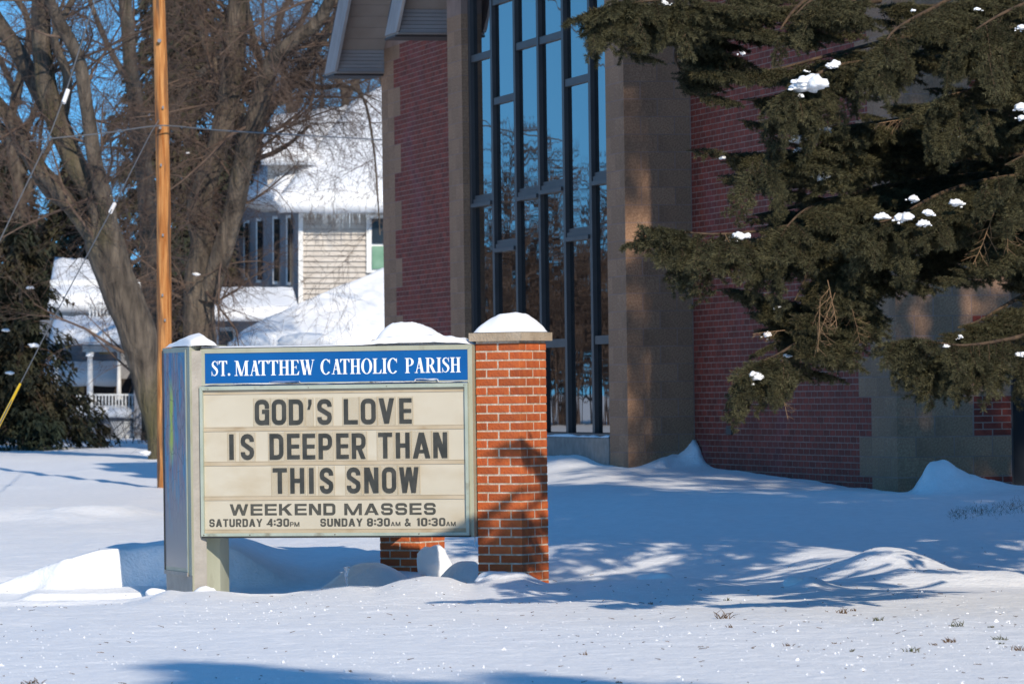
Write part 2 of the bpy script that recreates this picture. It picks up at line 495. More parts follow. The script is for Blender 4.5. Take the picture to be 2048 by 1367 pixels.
def box_mesh(name, sx, sy, sz, m, bev=0.002):
    """shared bevelled box, 44 triangles, centred"""
    key = (name, round(sx, 3), round(sy, 3), round(sz, 3), m.name)
    if key in _boxes: return _boxes[key]
    hx, hy, hz = sx / 2, sy / 2, sz / 2
    vs, ids = [], {}
    for cx in (-1, 1):
        for cy in (-1, 1):
            for cz in (-1, 1):
                for ax in range(3):
                    c = [cx * (hx - bev), cy * (hy - bev), cz * (hz - bev)]
                    c[ax] = (cx * hx, cy * hy, cz * hz)[ax]
                    ids[(cx, cy, cz, ax)] = len(vs); vs.append(tuple(c))
    fs = []
    for ax in range(3):
        o = [a for a in range(3) if a != ax]
        for sg in (-1, 1):
            q = []
            for (p, r) in ((-1, -1), (1, -1), (1, 1), (-1, 1)):
                c = [0, 0, 0]; c[ax] = sg; c[o[0]] = p; c[o[1]] = r
                q.append(ids[(*c, ax)])
            fs.append(tuple(q))
    for ax in range(3):          # edges parallel to axis ax
        o = [a for a in range(3) if a != ax]
        for p in (-1, 1):
            for r in (-1, 1):
                q = []
                for (s_, a_) in ((-1, o[0]), (1, o[0]), (1, o[1]), (-1, o[1])):
                    c = [0, 0, 0]; c[ax] = s_; c[o[0]] = p; c[o[1]] = r
                    q.append(ids[(*c, a_)])
                fs.append(tuple(q))
    for cx in (-1, 1):
        for cy in (-1, 1):
            for cz in (-1, 1):
                fs.append(tuple(ids[(cx, cy, cz, a)] for a in range(3)))
    me = bpy.data.meshes.new(name)
    me.from_pydata(vs, [], fs)
    import bmesh
    bm = bmesh.new(); bm.from_mesh(me); bmesh.ops.recalc_face_normals(bm, faces=bm.faces); bm.to_mesh(me); bm.free()
    me.materials.append(m)
    _boxes[key] = me
    return me


def lump(name, fx, fy, fz, m, nx=24, ny=16, **k):
    """closed snow lump: fx,fy map (s,t) in 0..1 to base plan; fz gives (base z, top z)"""
    vs = []
    for j in range(ny + 1):
        for i in range(nx + 1):
            s, t = i / nx, j / ny
            vs.append((fx(s, t), fy(s, t), fz(s, t)[1]))
    fs = [(j * (nx + 1) + i, j * (nx + 1) + i + 1, (j + 1) * (nx + 1) + i + 1, (j + 1) * (nx + 1) + i) for j in range(ny) for i in range(nx)]
    b = len(vs)
    for j in range(ny + 1):
        for i in range(nx + 1):
            s, t = i / nx, j / ny
            vs.append((fx(s, t), fy(s, t), fz(s, t)[0]))
    fs += [tuple(b + q for q in f[::-1]) for f in fs]
    mb = MB(); mb.add(vs, fs, True)
    return mb.build(name, m, **k)


def rock(name, c, r, m, seed=0, rough=0.25, squash=(1, 1, 1), rz=0.0, sub=3, facet=0.0, **k):
    """lumpy closed blob"""
    import bmesh
    bm = bmesh.new()
    bmesh.ops.create_icosphere(bm, subdivisions=sub, radius=1)
    for v in bm.verts:
        n = mnoise.noise(v.co * 1.4 + Vector((seed * 3.1, 0, 0))) * rough + mnoise.noise(v.co * 4 + Vector((seed * 3.1, 5, 0))) * rough * 0.3
        p = v.co * (1 + n)
        if facet:
            for q in range(5):
                a = Vector((math.cos(q * 1.3 + seed), math.sin(q * 1.3 + seed), 0.5 * math.sin(q * 2.1 + seed))).normalized()
                dd = p.dot(a)
                if dd > facet: p -= a * (dd - facet)
        v.co = Vector((p.x * r * squash[0], p.y * r * squash[1], p.z * r * squash[2]))
    me = bpy.data.meshes.new(name)
    bm.to_mesh(me); bm.free()
    me.polygons.foreach_set('use_smooth', [True] * len(me.polygons))
    return link(name, me, m, loc=c, rot=(0, 0, rz), **k)
# ------------------------------------------------------------------ building frame (t along the wall away from us, o into the building)
C1 = Vector((1.32, 55.2, 0))
PHI = math.radians(14)
AV = Vector((-math.sin(PHI), math.cos(PHI), 0))        # away along the long walls
BV = Vector((math.cos(PHI), math.sin(PHI), 0))         # right / back
BROT = math.atan2(-math.cos(PHI), math.sin(PHI))       # local x = towards us (-t), local y = o
BORIG = Vector((C1.x, C1.y, 0.0))


def bw(t, o, z=0.0):
    return BORIG + AV * t + BV * o + Vector((0, 0, z))


def bto(p):
    d = Vector(p) - BORIG
    return d.dot(AV), d.dot(BV), p[2]


COURSE = 0.2032
Z0C = 1.45 + 0.335 - COURSE * 30      # a course line, thirty courses below
# ------------------------------------------------------------------ ground
def on_crest(x, y, d=36.2):
    p = W(x, y, d); return p.x, p.z


_cr = [on_crest(x, y) for x, y in [(-250, 1212), (0, 1212), (120, 1213), (250, 1205), (300, 1195), (335, 1180), (365, 1186), (430, 1183), (500, 1192), (565, 1192), (640, 1178),
       (700, 1171), (760, 1173), (800, 1159), (850, 1151), (900, 1154), (930, 1166), (950, 1168), (980, 1157), (1050, 1154), (1090, 1166), (1150, 1170), (1250, 1160),
       (1370, 1154), (1480, 1166), (1560, 1161), (1602, 1150), (1640, 1163), (1760, 1176), (2048, 1178), (2400, 1178)]]
CRX = np.array([p[0] for p in _cr]); CRZ = np.array([p[1] for p in _cr])
_pl = [(W(x, y, 39.8).x, W(x, y, 39.8).z) for x, y in [(-300, 1235), (0, 1167), (100, 1128), (200, 1099), (232, 1096), (255, 1098), (332, 1086), (430, 1082), (520, 1110), (700, 1150)]]
PLX = np.array([p[0] for p in _pl]); PLZ = np.array([p[1] for p in _pl])


def ground(X, Y):
    X = np.asarray(X, float); Y = np.asarray(Y, float)
    # large shape
    left = 0.5 * ss(62, 108, Y) + 0.06 * ss(40, 60, Y)
    right = 0.40 * ss(37.0, 48.5, Y) + 0.16 * ss(44, 60, Y) + 0.012 * np.clip(Y - 49, 0, 12)
    w = ss(-3.4, 1.2, X - (Y - 45) * 0.02)
    h = left * (1 - w) + right * w
    near = 1 - ss(45, 60, Y)
    h = h + 0.02 * fbm(X * 0.5, Y * 0.35, 3) + 0.028 * fbm(X * 1.5 + 9, Y * 0.8, 3) * ss(24, 34, Y)
    # wind-carved streaks running across the picture
    h = h + 0.010 * fbm(X * 1.3 - Y * 0.4, Y * 3.2, 3) * ss(23, 27, Y)
    h = h + 0.005 * fbm(X * 9, Y * 7, 3) * near + 0.008 * fbm(X * 11 + 3, Y * 4.5, 3) * ss(21, 25, Y) * (1 - ss(37, 42, Y)) * np.clip(0.35 + 1.6 * fbm(X * .6, Y * .4, 2), 0.1, 1.4)
    # crest just in front of the sign
    cr = np.interp(X, CRX, CRZ)
    k = np.exp(-((Y - 36.2) / np.where(Y < 36.2, 1.5, 0.30)) ** 2)
    inx = ss(-6, -4.8, X) * (1 - ss(7, 9, X))
    h = h * (1 - k * inx) + cr * k * inx
    # scoured hollow behind the crest and round the sign
    hol = ss(36.35, 36.75, Y) * (1 - ss(38.6, 41.5, Y)) * ss(-5.6, -4.2, X) * (1 - ss(0.9, 3.2, X))
    h = h - 0.19 * hol
    # rough broken snow under the sign
    rb = np.exp(-((Y - 37.9) / 0.5) ** 2) * ss(-2.6, -2.2, X) * (1 - ss(-1.0, -0.6, X))
    h = h + rb * (0.05 * fbm(X * 9, Y * 9, 3) + 0.02)
    # drift left of the sign: plateau with a cut face towards us
    pl = np.interp(X, PLX, PLZ) + 0.012 * fbm(X * 3, Y * 3, 2)
    edge = 39.62 + 0.10 * fbm(X * 2.2, X * 0, 3) - 0.14 * np.exp(-((X + 3.75) / 0.25) ** 2)
    face = ss(0, 0.16, Y - edge) * (1 - ss(41.5, 46, Y)) * ss(-6.2, -5.0, X) * (1 - ss(-2.4, -1.6, X))
    h = h * (1 - face) + np.maximum(pl, h) * face
    # broken slab below the cut face
    sl = ss(39.0, 39.12, Y) * (1 - ss(39.5, 39.6, Y)) * ss(-4.1, -3.9, X) * (1 - ss(-2.9, -2.4, X))
    h = h + sl * 0.055
    # mounds round the rear pillar
    def g(x, y, rx, ry, a, p=2):
        return a * np.exp(-(np.abs((X - x) / rx) ** p + np.abs((Y - y) / ry) ** p))
    h = h + g(-1.17, 38.75, 0.36, 0.42, 0.27, 2.6) + g(-0.50, 38.1, 0.22, 0.35, 0.17) + g(-0.38, 38.9, 0.25, 0.30, 0.26, 3)
    h = h + g(-0.05, 36.30, 0.22, 0.22, 0.045, 3) + g(0.06, 36.66, 0.30, 0.16, 0.05)
    # ploughed ridge on the left
    h = h + 0.17 * np.exp(-((Y - 58 - 0.3 * X) / 1.3) ** 2) * (1 - ss(-4.9, -3.9, X)) * (1 + 0.8 * fbm(X * 1.2, Y * 1.2, 3))
    # dunes on the right
    h = h + g(2.98, 38.6, 0.42, 0.7, 0.17) + g(2.20, 35.3, 0.16, 0.35, 0.05) + g(4.2, 40.4, 1.6, 0.9, 0.09) + g(1.2, 37.0, 0.25, 0.3, 0.05)
    h = h + g(3.4, 36.9, 1.6, 0.5, 0.05)
    # drift against the near corner of the church
    ca, sa = math.sin(PHI), math.cos(PHI)
    dX = X - BORIG.x; dY = Y - BORIG.y
    T = dX * AV.x + dY * AV.y; O = dX * BV.x + dY * BV.y
    jag = 0.09 * fbm(X * 6, Y * 6, 4)
    h = h + (0.33 + jag) * np.exp(-np.abs((O - 1.06) / np.where(O < 1.06, 0.13 + 0.4 * jag, 0.60)) ** np.where(O < 1.06, 3.0, 1.5)) * np.exp(-((T + 7.62) / 0.26) ** 2) * (1 - ss(2.0, 2.3, O))
    # spike drift in the inner corner and apron along the window sill
    h = h + (0.36 + jag) * np.exp(-np.abs((O - 0.77) / np.where(O < 0.77, 0.16, 0.07)) ** 1.3) * np.exp(-np.abs((T + 0.05) / 0.30) ** 1.6)
    h = h + (0.10 + jag) * np.exp(-((O - 0.40) / 0.20) ** 2) * np.exp(-((T + 0.12) / 0.22) ** 2)
    h = h + 0.10 * np.exp(-((O - 0.0) / 0.7) ** 2) * ss(0.9, 2.2, T) * (1 - ss(9, 12, T))
    # far ground rolls gently to the horizon
    h = h + 0.6 * fbm(X * 0.012, Y * 0.012, 2) * ss(150, 400, np.hypot(X, Y))
    return h


def gz(x, y):
    return float(ground(np.array([x]), np.array([y]))[0])


def lines(parts):
    out = []
    for a, b, n in parts:
        out.append(np.linspace(a, b, n, endpoint=False))
    out.append(np.array([parts[-1][1]]))
    return np.concatenate(out)


gx = lines([(-2000, -200, 14), (-200, -40, 20), (-40, -12, 40), (-12, -5.4, 60), (-5.4, 5.6, 330), (5.6, 12, 30), (12, 40, 30), (40, 200, 20), (200, 2000, 14)])
gy = lines([(-1500, -100, 12), (-100, 0, 25), (0, 22, 30), (22, 34, 230), (34, 41, 260), (41, 52, 150), (52, 64, 80), (64, 112, 120), (112, 200, 40), (200, 2500, 26)])
GX, GY = np.meshgrid(gx, gy)
GZ = ground(GX, GY)
V = np.stack([GX, GY, GZ], -1).reshape(-1, 3)
nx, ny = len(gx), len(gy)
i = np.arange(nx - 1)[None, :]; j = np.arange(ny - 1)[:, None]
b0 = j * nx + i
F = np.stack([b0, b0 + 1, b0 + nx + 1, b0 + nx], -1).reshape(-1, 4)
link('snow_ground', np_mesh('snow_ground', V, F, True), M['snow'], kind='structure')

# ------------------------------------------------------------------ church
church = empty('church_building', (BORIG.x, BORIG.y, 0.3), BROT,
               label='brick and tan block church with tall dark-framed windows behind the sign', cat='building')
CH = mworld(church)
CHI = CH.inverted()
ZB = 0.3                                             # local z = world z - ZB
TQ, OL, OR_, TR, TC2, TC2L = 14.55, 0.37, 0.80, 7.30, 8.0, 8.8     # far quoin, recesses, near corner, second column
WTOP = 9.0
foot = [(TQ, 14), (TQ, OL), (TC2L, OL), (TC2L, 0), (TC2, 0), (TC2, 0.20), (0.8, 0.20), (0.8, 0), (0, 0), (0, OR_),
        (-TR, OR_), (-TR, OR_ + 1.22), (-TR + 0.3, OR_ + 1.22), (-TR + 0.3, OR_ + 2.8), (-TR, OR_ + 2.8), (-TR, 14)]
IN = 0.0011
core = []
n = len(foot)
for k in range(n):                                   # shrink the mortar core behind the masonry faces
    p0, p1, p2 = (Vector((-foot[(k + q) % n][0], foot[(k + q) % n][1])) for q in (-1, 0, 1))
    e1, e2 = (p1 - p0).normalized(), (p2 - p1).normalized()
    n1, n2 = Vector((-e1.y, e1.x)), Vector((-e2.y, e2.x))
    core.append(p1 + (n1 + n2) * IN)
area = sum(core[k].x * core[(k + 1) % n].y - core[(k + 1) % n].x * core[k].y for k in range(n))
if area < 0:
    core = []
    for k in range(n):
        p0, p1, p2 = (Vector((-foot[(k + q) % n][0], foot[(k + q) % n][1])) for q in (-1, 0, 1))
        e1, e2 = (p1 - p0).normalized(), (p2 - p1).normalized()
        n1, n2 = Vector((-e1.y, e1.x)), Vector((-e2.y, e2.x))
        core.append(p1 - (n1 + n2) * IN)
mb = MB().prism([(p.x, p.y) for p in core], -0.5, WTOP)
mb.build('wall', M['mortar_wall'], church, keep=False)
mb = MB().prism([(-TQ - 0.5, 14.3), (TR + 0.5, 14.3), (TR + 0.5, OR_ - .3), (-TC2, -0.3), (-TQ - 0.5, 0.0)], WTOP, WTOP + 0.35)
mb.build('roof', M['fascia'], church, keep=False)

NC = 31                                              # block courses from Z0C upward
K0 = int((0.30 - Z0C) / COURSE) - 1
ZTOPB = 6.55
blocks = []                                          # (x, y, z, sx, sy, sz) local


def blk(x0, x1, y0, y1, k, h=1):
    z0 = Z0C + k * COURSE + 0.005 - ZB
    blocks.append(((x0 + x1) / 2, (y0 + y1) / 2, z0 + (COURSE * h - 0.010) / 2, x1 - x0, y1 - y0, COURSE * h - 0.010))


J = 0.010
ks = [k for k in range(K0, 80) if Z0C + (k + 1) * COURSE < ZTOPB]
D = 0.09
for k in ks:
    od = k % 2
    # first column (front face at y=0 from x=-0.8 to 0, side face x=0 from y=0 to .8)
    if od:
        blk(-0.397, 0, 0, 0.194, k); blk(-0.8, -0.407, 0, D, k)
        blk(-D, 0, 0.204, 0.600, k); blk(-D, 0, 0.610, 0.79, k)
    else:
        blk(-0.194, 0, 0, 0.397, k); blk(-0.600, -0.204, 0, D, k); blk(-0.8, -0.610, 0, D, k)
        blk(-D, 0, 0.407, 0.79, k)
    # second column
    x = -TC2
    if od:
        blk(x - 0.397, x, 0, 0.125, k); blk(x - 0.8, x - 0.407, 0, D, k)
    else:
        blk(x - 0.194, x, 0, 0.125, k); blk(x - 0.600, x - 0.204, 0, D, k); blk(x - 0.8, x - 0.610, 0, D, k)
    # far quoin
    kk = (k - 30) // 2
    wide = kk % 2 == 1      # course pair just above the line at eye + .335
    x = -TQ
    ln = [0.397, 0.397, 0.397] if wide else [0.397, 0.397]
    a = x
    for q in ln:
        blk(a, a + q, OL, OL + D, k); a += q + J
    # near quoin, both faces
    x = TR
    if wide:
        spans = [(x - 0.397, x), (x - 0.804, x - 0.407), (x - 1.21, x - 0.814)] if od else [(x - 0.194, x), (x - 0.6, x - 0.204), (x - 1.007, x - 0.610), (x - 1.21, x - 1.017)]
    else:
        spans = [(x - 0.397, x), (x - 0.804, x - 0.407)] if od else [(x - 0.194, x), (x - 0.6, x - 0.204), (x - 0.804, x - 0.610)]
    first = True
    for (a, b) in spans:
        blk(a, b, OR_, OR_ + (0.194 if (od and first) else (0.397 if first else D)), k); first = False
    e = OR_ + (0.204 if od else 0.407)
    endB = OR_ + (1.22 if wide else 0.81)
    while e < endB - 0.05:
        f = min(e + 0.397, endB)
        blk(x - D, x, e, f, k); e = f + J
vis = sorted(blocks, key=lambda b: b[0] * -1)         # nearest first
seen = [b for b in vis]
rest = []
# the hidden upper courses of the near corner go into one joined part
big, small = [], []
for b in seen:
    (big if (b[2] + ZB < (3.3 if b[0] > 6 else 6.3 if b[0] > -9 else 6.2)) else small).append(b)
big = big[:]
if len(big) > 300:
    small += big[300:]; big = big[:300]
for (x, y, z, sx, sy, sz) in big:
    link('block', box_mesh('block', sx, sy, sz, M['block']), None, church, loc=(x, y, z), keep=False)
mb = MB()
for (x, y, z, sx, sy, sz) in small:
    mb.box((x - sx / 2, y - sy / 2, z - sz / 2), (x + sx / 2, y + sy / 2, z + sz / 2))
mb.build('upper_blocks', M['block'], church, keep=False, kind='stuff')

BC = COURSE / 3
bricks = []
for k in range(ks[0] * 3, ks[-1] * 3 + 3):
    z0 = Z0C + k * BC + 0.005 - ZB
    kb = k // 3
    wide = ((kb - 30) // 2) % 2 == 1
    off = 0.1016 if k % 2 else 0
    for (xa, xb, yy) in ((-TQ + (1.22 if wide else 0.814), -TC2L + 0.3, OL), (0.004, TR - (1.22 if wide else 0.814), OR_)):
        x = xa - off
        while x < xb:
            a, b = max(x, xa), min(x + 0.1890, xb)
            if b - a > 0.03: bricks.append((a, b, yy + 0.0003 * random.Random(int(a * 977) + k).random(), 0.09, z0, 0))
            x += 0.2032
    if not wide:
        y = OR_ + 0.82 - off
        while y < OR_ + 1.22:
            a, b = max(y, OR_ + 0.82), min(y + 0.1910, OR_ + 1.22)
            if b - a > 0.03: bricks.append((TR - 0.09, TR, a, b - a, z0, 1))
            y += 0.2032
single, joined = [], MB()
for b in bricks:
    zz = b[4] + ZB
    ok = (b[5] == 1 and zz < 2.0) or (b[5] == 0 and b[0] > 3.35 and 0.50 < zz < 1.90)
    (single if ok else rest).append(b)
single.sort(key=lambda b: (-b[5], -b[0]))
rest += single[300:]; single = single[:300]
for (a, b, y, dy, z0, kd) in single:
    link('brick', box_mesh('brick', b - a, dy, BC - 0.010, M['brick_wall'], 0.0015), None, church,
         loc=((a + b) / 2, y + dy / 2, z0 + (BC - 0.01) / 2), keep=False)
for (a, b, y, dy, z0, kd) in rest:
    joined.box((a, y, z0), (b, y + dy, z0 + BC - 0.010))
joined.build('brickwork', M['brick_wall'], church, keep=False, kind='stuff')
# small wall vent on the near wall and tile ledge beneath the courses
p = hit(1461, 860, bw(0, OR_), BV)
t_, o_, z_ = bto(p)
mb = MB().box((-t_ - 0.10, OR_ - 0.025, z_ - ZB - 0.05), (-t_ + 0.10, OR_ + 0.0, z_ - ZB + 0.05))
mb.build('wall_vent', M['mullion'], church, keep=False)
# dark doorway
mb = MB().box((TR - 0.32, OR_ + 1.24, -0.1), (TR - 0.27, OR_ + 2.78, 2.6))
mb.build('door', M['dark_glass'], church, keep=False)
mb = MB()
mb.box((TR - 0.27, OR_ + 1.24, -0.1), (TR - 0.20, OR_ + 1.31, 2.6)); mb.box((TR - 0.27, OR_ + 1.31, 2.5), (TR - 0.20, OR_ + 2.78, 2.6))
mb.build('door_frame', M['mullion'], church, keep=False)

# ---- curtain wall between the two columns
OW = 0.13
win = empty('tall_window', (0, 0, 0), 0)
win.parent = church
wp = bw(0, OW)


def wt(x, y=420):
    t, o, z = bto(hit(x, y, wp, BV)); return t, z


mt = [wt(x)[0] for x in (992, 1038, 1085, 1135, 1188)]
edges = [TC2 - 0.06] + [t for t in mt] + [0.86]
ZS, ZE = 0.98, 8.8
FW, FD = 0.105, 0.028
for t in edges:
    w_ = FW if 0.9 < t < TC2 - 0.1 else 0.12
    mb = MB().box((-t - w_ / 2, OW - FD - 0.012, ZS - ZB), (-t + w_ / 2, OW + 0.05, ZE - ZB))
    mb.build('mullion', M['mullion'], win, keep=False)


def zz(x, y): return wt(x, y)[1]


rails = {0: [(968, 112, 0.09), (968, 400, 0.145), (968, 700, .1)], 1: [(1012, 198, 0.09), (1012, 490, 0.145), (1012, -3, .09), (1012, 790, .1)],
         2: [(1060, 87, 0.09), (1060, 386, 0.145), (1060, 690, 0.1)], 3: [(1110, 74, 0.09), (1110, 372, 0.145), (1115, 686, 0.1)],
         4: [(1160, 160, 0.09), (1160, 467, 0.145), (1160, -130, .09)], 5: [(1203, 45, 0.09), (1205, 355, 0.145), (1207, 679, 0.1)]}
for i in range(6):
    ta, tb = edges[i] - 0.06, edges[i + 1] + 0.06
    zs = []
    for (x, y, hgt) in rails[i]:
        z = zz(x, y); zs.append((z, hgt))
        if hgt > 0.12:
            mb = MB().box((-ta, OW - FD, z - hgt / 2 - ZB), (-tb, OW + 0.03, z + hgt * 0.18 - ZB))
            mb.box((-ta, OW - FD + 0.02, z + hgt * 0.18 - ZB), (-tb, OW + 0.03, z + hgt / 2 - ZB))
            mb.box((-ta, OW - FD - 0.035, z - hgt / 2 - ZB - 0.01), (-tb, OW + 0.02, z - hgt * 0.22 - ZB))
        else:
            mb = MB().box((-ta, OW - FD, z - hgt / 2 - ZB), (-tb, OW + 0.03, z + hgt / 2 - ZB))
        mb.build('rail', M['mullion'], win, keep=False)
    zs = [(ZS, 0.05)] + sorted(zs) + [(ZE, 0.05)]
    for q in range(len(zs) - 1):
        z0, z1 = zs[q][0] + 0.01, zs[q + 1][0] - 0.01
        mb = MB().box((-ta - 0.0, OW + 0.01, z0 - ZB), (-tb, OW + 0.022, z1 - ZB))
        pn = mb.build('pane', M['glass'], win, keep=False)
mb = MB().box((-TC2 + 0.01, OW - 0.10, ZS - 0.05 - ZB), (-0.81, OW + 0.03, ZS - ZB))
mb.build('sill', M['mullion'], win, keep=False)
mb = MB().box((-TC2 + 0.01, OW - 0.14, -0.5), (-0.81, OW + 0.03, ZS - 0.051 - ZB))
mb.build('sill_curb', M['curb'], church, keep=False)

# ---- gable rakes over the far brick wall
def rake(t0, o0, o1, zlow, reach, skirt):
    """profile in (t,z), extruded from o0 to o1; roof edge climbs towards us"""
    r = empty('roof_overhang', (0, 0, 0), 0); r.parent = church
    k = 0.92
    ns = int(reach / 0.16)
    # soffit boards
    for q in range(ns):
        a, b = q / ns * reach, (q + 1) / ns * reach - 0.008
        mb = MB()
        pr = [(t0 - a, zlow + 0.34 + a * k), (t0 - b, zlow + 0.34 + b * k), (t0 - b, zlow + 0.37 + b * k), (t0 - a, zlow + 0.37 + a * k)]
        mb.slab([(-p[0], o0 + 0.03, p[1] - ZB) for p in pr], (0, o1 - o0 - 0.03, 0))
        mb.build('soffit_board', M['soffit'], r, keep=False)
    # end face towards us, in narrow boards
    for q in range(6):
        z = zlow + 0.03 + q * 0.052
        MB().box((-t0 - 0.02, o0 + 0.03, z - ZB), (-t0 + 0.0, o1, z + 0.047 - ZB)).build('end_board', M['fascia'], r, keep=False)
    MB().box((-t0 - skirt, o0, zlow - ZB), (-t0 + 0.015, o1, zlow + 0.028 - ZB)).build('eave_trim', M['soffit'], r, keep=False)
    MB().box((-t0 - skirt, o0 - .02, zlow - 0.03 - ZB), (-t0 - 0.05, o1, zlow - 0.002 - ZB)).build('drip_edge', M['roof_dark'], r, keep=False)
    # outer fascia: boards parallel to the rake
    for q in range(4):
        a, b = q * skirt / 4, (q + 1) * skirt / 4 - 0.012
        pr = [(t0 + a, zlow + 0.03), (t0 + b, zlow + 0.03), (t0 + b - 4.5, zlow + 0.03 + 4.5 * k), (t0 + a - 4.5, zlow + 0.03 + 4.5 * k)]
        MB().slab([(-p[0], o0 - 0.02, p[1] - ZB) for p in pr], (0, 0.04, 0)).build('fascia_board', M['fascia'], r, keep=False)
    pr = [(t0 + 0.0, zlow + 0.03), (t0 + 0.0, zlow + 0.34), (t0 - 0.35, zlow + 0.36)]
    MB().slab([(-p[0], o0 - 0.015, p[1] - ZB) for p in pr], (0, 0.03, 0)).build('corner_trim', M['fascia'], r, keep=False)
    # roof body above
    pr = [(t0 + skirt, zlow + 0.03), (t0 + skirt, zlow + 0.28), (t0 - 4.5 + skirt, zlow + 0.28 + 4.5 * k), (t0 - 4.5, zlow + 0.4 + 4.5 * k), (t0 - 0.05, zlow + 0.4)]
    MB().slab([(-p[0], o0 + 0.025, p[1] - ZB) for p in pr], (0, o1 - o0, 0)).build('roof_body', M['roof_dark'], r, keep=False)
    return r


def zat(x, y, t):
    p = hit(x, y, bw(t, 0), AV); return p.z


rake(14.35, -0.34, OL, zat(730, 147, 14.35), 2.6, 0.75)
rake(9.75, -0.46, OL, zat(850, 69, 9.75), 1.6, 0.72)
# snow lying on the window ledge
def ledge(s0, s1, o, z, nm='snow_strip'):
    pass
b_ = lambda s, t: bw(0.85 + s * 7.1, OW - 0.135 + t * 0.08)
lump('snow_strip', lambda s, t: b_(s, t).x, lambda s, t: b_(s, t).y,
     lambda s, t: (ZS - 0.055, ZS - 0.045 + 0.022 * max(0, 1 + 0.9 * mnoise.noise(Vector((s * 20, t, 0)))) * (1 - abs(2 * t - 1) ** 3)), M['snow_soft'], nx=80, ny=6,
     label='thin strip of shaded snow along the concrete ledge under the tall church windows', cat='snow')
# ------------------------------------------------------------------ brick pillars
def pillar(px, py_base, depth, ang, label, courses=27, top_z=None):
    """px: photo x of the near corner"""
    c0 = W(px, 800, depth)
    zb = gz(c0.x, c0.y) - 0.12
    ct = math.radians(ang)
    # axes along the two visible faces: left face runs (-cos, sin), right face (sin, cos)
    la = Vector((-math.cos(ct), math.sin(ct), 0)); ra = Vector((math.sin(ct), math.cos(ct), 0))
    S = 0.3968
    cen = Vector((c0.x, c0.y, 0)) + la * S / 2 + ra * S / 2
    rz = math.atan2(-la.y, -la.x)                       # local x = -la, local y = ra
    e = empty('brick_pillar', (cen.x, cen.y, top_z - courses * BC), rz, label=label, cat='pillar', group='brick pillars of the sign')
    h = courses * BC
    core = MB().box((-S / 2 + 0.0035, -S / 2 + 0.0035, -0.25), (S / 2 - 0.0035, S / 2 - 0.0035, h + 0.012))
    core.build('mortar_core', M['mortar_light'], e, keep=False)
    L, Wd = 0.1905, 0.0905
    rnd = random.Random(int(px))
    for k in range(-2, courses):
        z = k * BC + BC / 2
        odd = (courses - 1 - k) % 2 == 0
        pl = []
        for sx in (-1, 1):
            for sy in (-1, 1):
                pl.append((sx * (S - L) / 2, sy * (S - Wd) / 2, L, Wd))
        for sx in (-1, 1):
            pl.append((sx * (S - Wd) / 2, 0, Wd, L))
        for (x, y, a, b) in pl:
            if not odd: x, y, a, b = y, x, b, a
            o = link('brick', box_mesh('brick', a, b, BC - 0.0135, M['brick_pillar'], 0.0018), None, e, keep=False,
                     loc=(x + rnd.uniform(-.0012, .0012), y + rnd.uniform(-.0012, .0012), z), rot=(0, 0, rnd.uniform(-.004, .004)))
    cw = 0.235
    cap = MB().box((-cw, -cw, h + 0.012), (cw, cw, h + 0.076))
    cap.build('cap_stone', M['cap_stone'], e, keep=False)
    return e, cen, rz, h + top_z - courses * BC + 0.076, cw


PTOP = W(1035, 684, 36.75).z
p1_, cen1, rz1, ct1, cw = pillar(1040.5, 1165, 36.75, 31, 'sunlit orange brick pillar at the right end of the sign, capped with stone and snow', top_z=PTOP)
p2_, cen2, rz2, ct2, _ = pillar(836, 1135, 40.2, 31, 'shaded brick pillar behind the sign, seen only under its bottom edge', top_z=PTOP)


def cap_snow(cen, rz, z, cw, hgt, seed, label, skew=0.0):
    ca, sa = math.cos(rz), math.sin(rz)
    w_ = cw - 0.004
    def P(s, t):
        a, b = (s - .5) * 2 * w_, (t - .5) * 2 * w_
        return cen.x + a * ca - b * sa, cen.y + a * sa + b * ca
    def H(s, t):
        a, b = abs(s - .5) * 2, abs(t - .5) * 2
        m = max(a, b)
        e = (a ** 5 + b ** 5) ** 0.2
        f = 1 - min(1, e)
        pr = min(1, f / 0.50)
        prof = pr ** 0.62 * 0.80 + 0.20 * math.sin(pr * math.pi / 2)
        nz = mnoise.noise(Vector((s * 2.2 + seed, t * 2.2, 0))) * 0.32 + mnoise.noise(Vector((s * 6 + seed, t * 6, 0))) * 0.08 + mnoise.noise(Vector((s * 17 + seed, t * 17, 0))) * 0.03
        return (z + 0.0005, z + 0.004 + hgt * max(0.0, prof * (1 + nz + skew * (s - .5))))
    return lump('snow_mound', lambda s, t: P(s, t)[0], lambda s, t: P(s, t)[1], H, M['snow_soft'], nx=44, ny=44, label=label, cat='snow', group='snow caps on the sign pillars')


cap_snow(cen1, rz1, ct1, cw, 0.132, 1, 'thick rounded snow cap on top of the front brick pillar')
cap_snow(cen2, rz2, ct2, cw, 0.118, 5, 'snow cap on the rear pillar, peeking over the sign top')

# ------------------------------------------------------------------ sign: local u along the face, y back, z up
SA = W(403, 1075, 37.55); SB = W(947, 1074, 36.9)
ud = Vector((SB.x - SA.x, SB.y - SA.y, 0)); SW = ud.length; ud.normalize()
nd = Vector((-ud.y, ud.x, 0))
if nd.y < 0: nd = -nd
SROT = math.atan2(ud.y, ud.x)
pb = W(405, 1185, 37.6)
sign = empty('church_sign', (SA.x, SA.y, gz(pb.x, pb.y)), SROT,
             label='church notice board in grey-green metal with blue header and black changeable letters', cat='sign')
SZ = sign.location.z
SI = mworld(sign).inverted()


def on(x, y, off=0.0):
    """sign-local (u, z) of a photo pixel on the face plane moved off towards us"""
    p = hit(x, y, Vector((SA.x, SA.y, 0)) - nd * off, nd)
    q = SI @ p
    return q.x, q.z


def qd(px, off=0.0): return [on(x, y, off) for x, y in px]


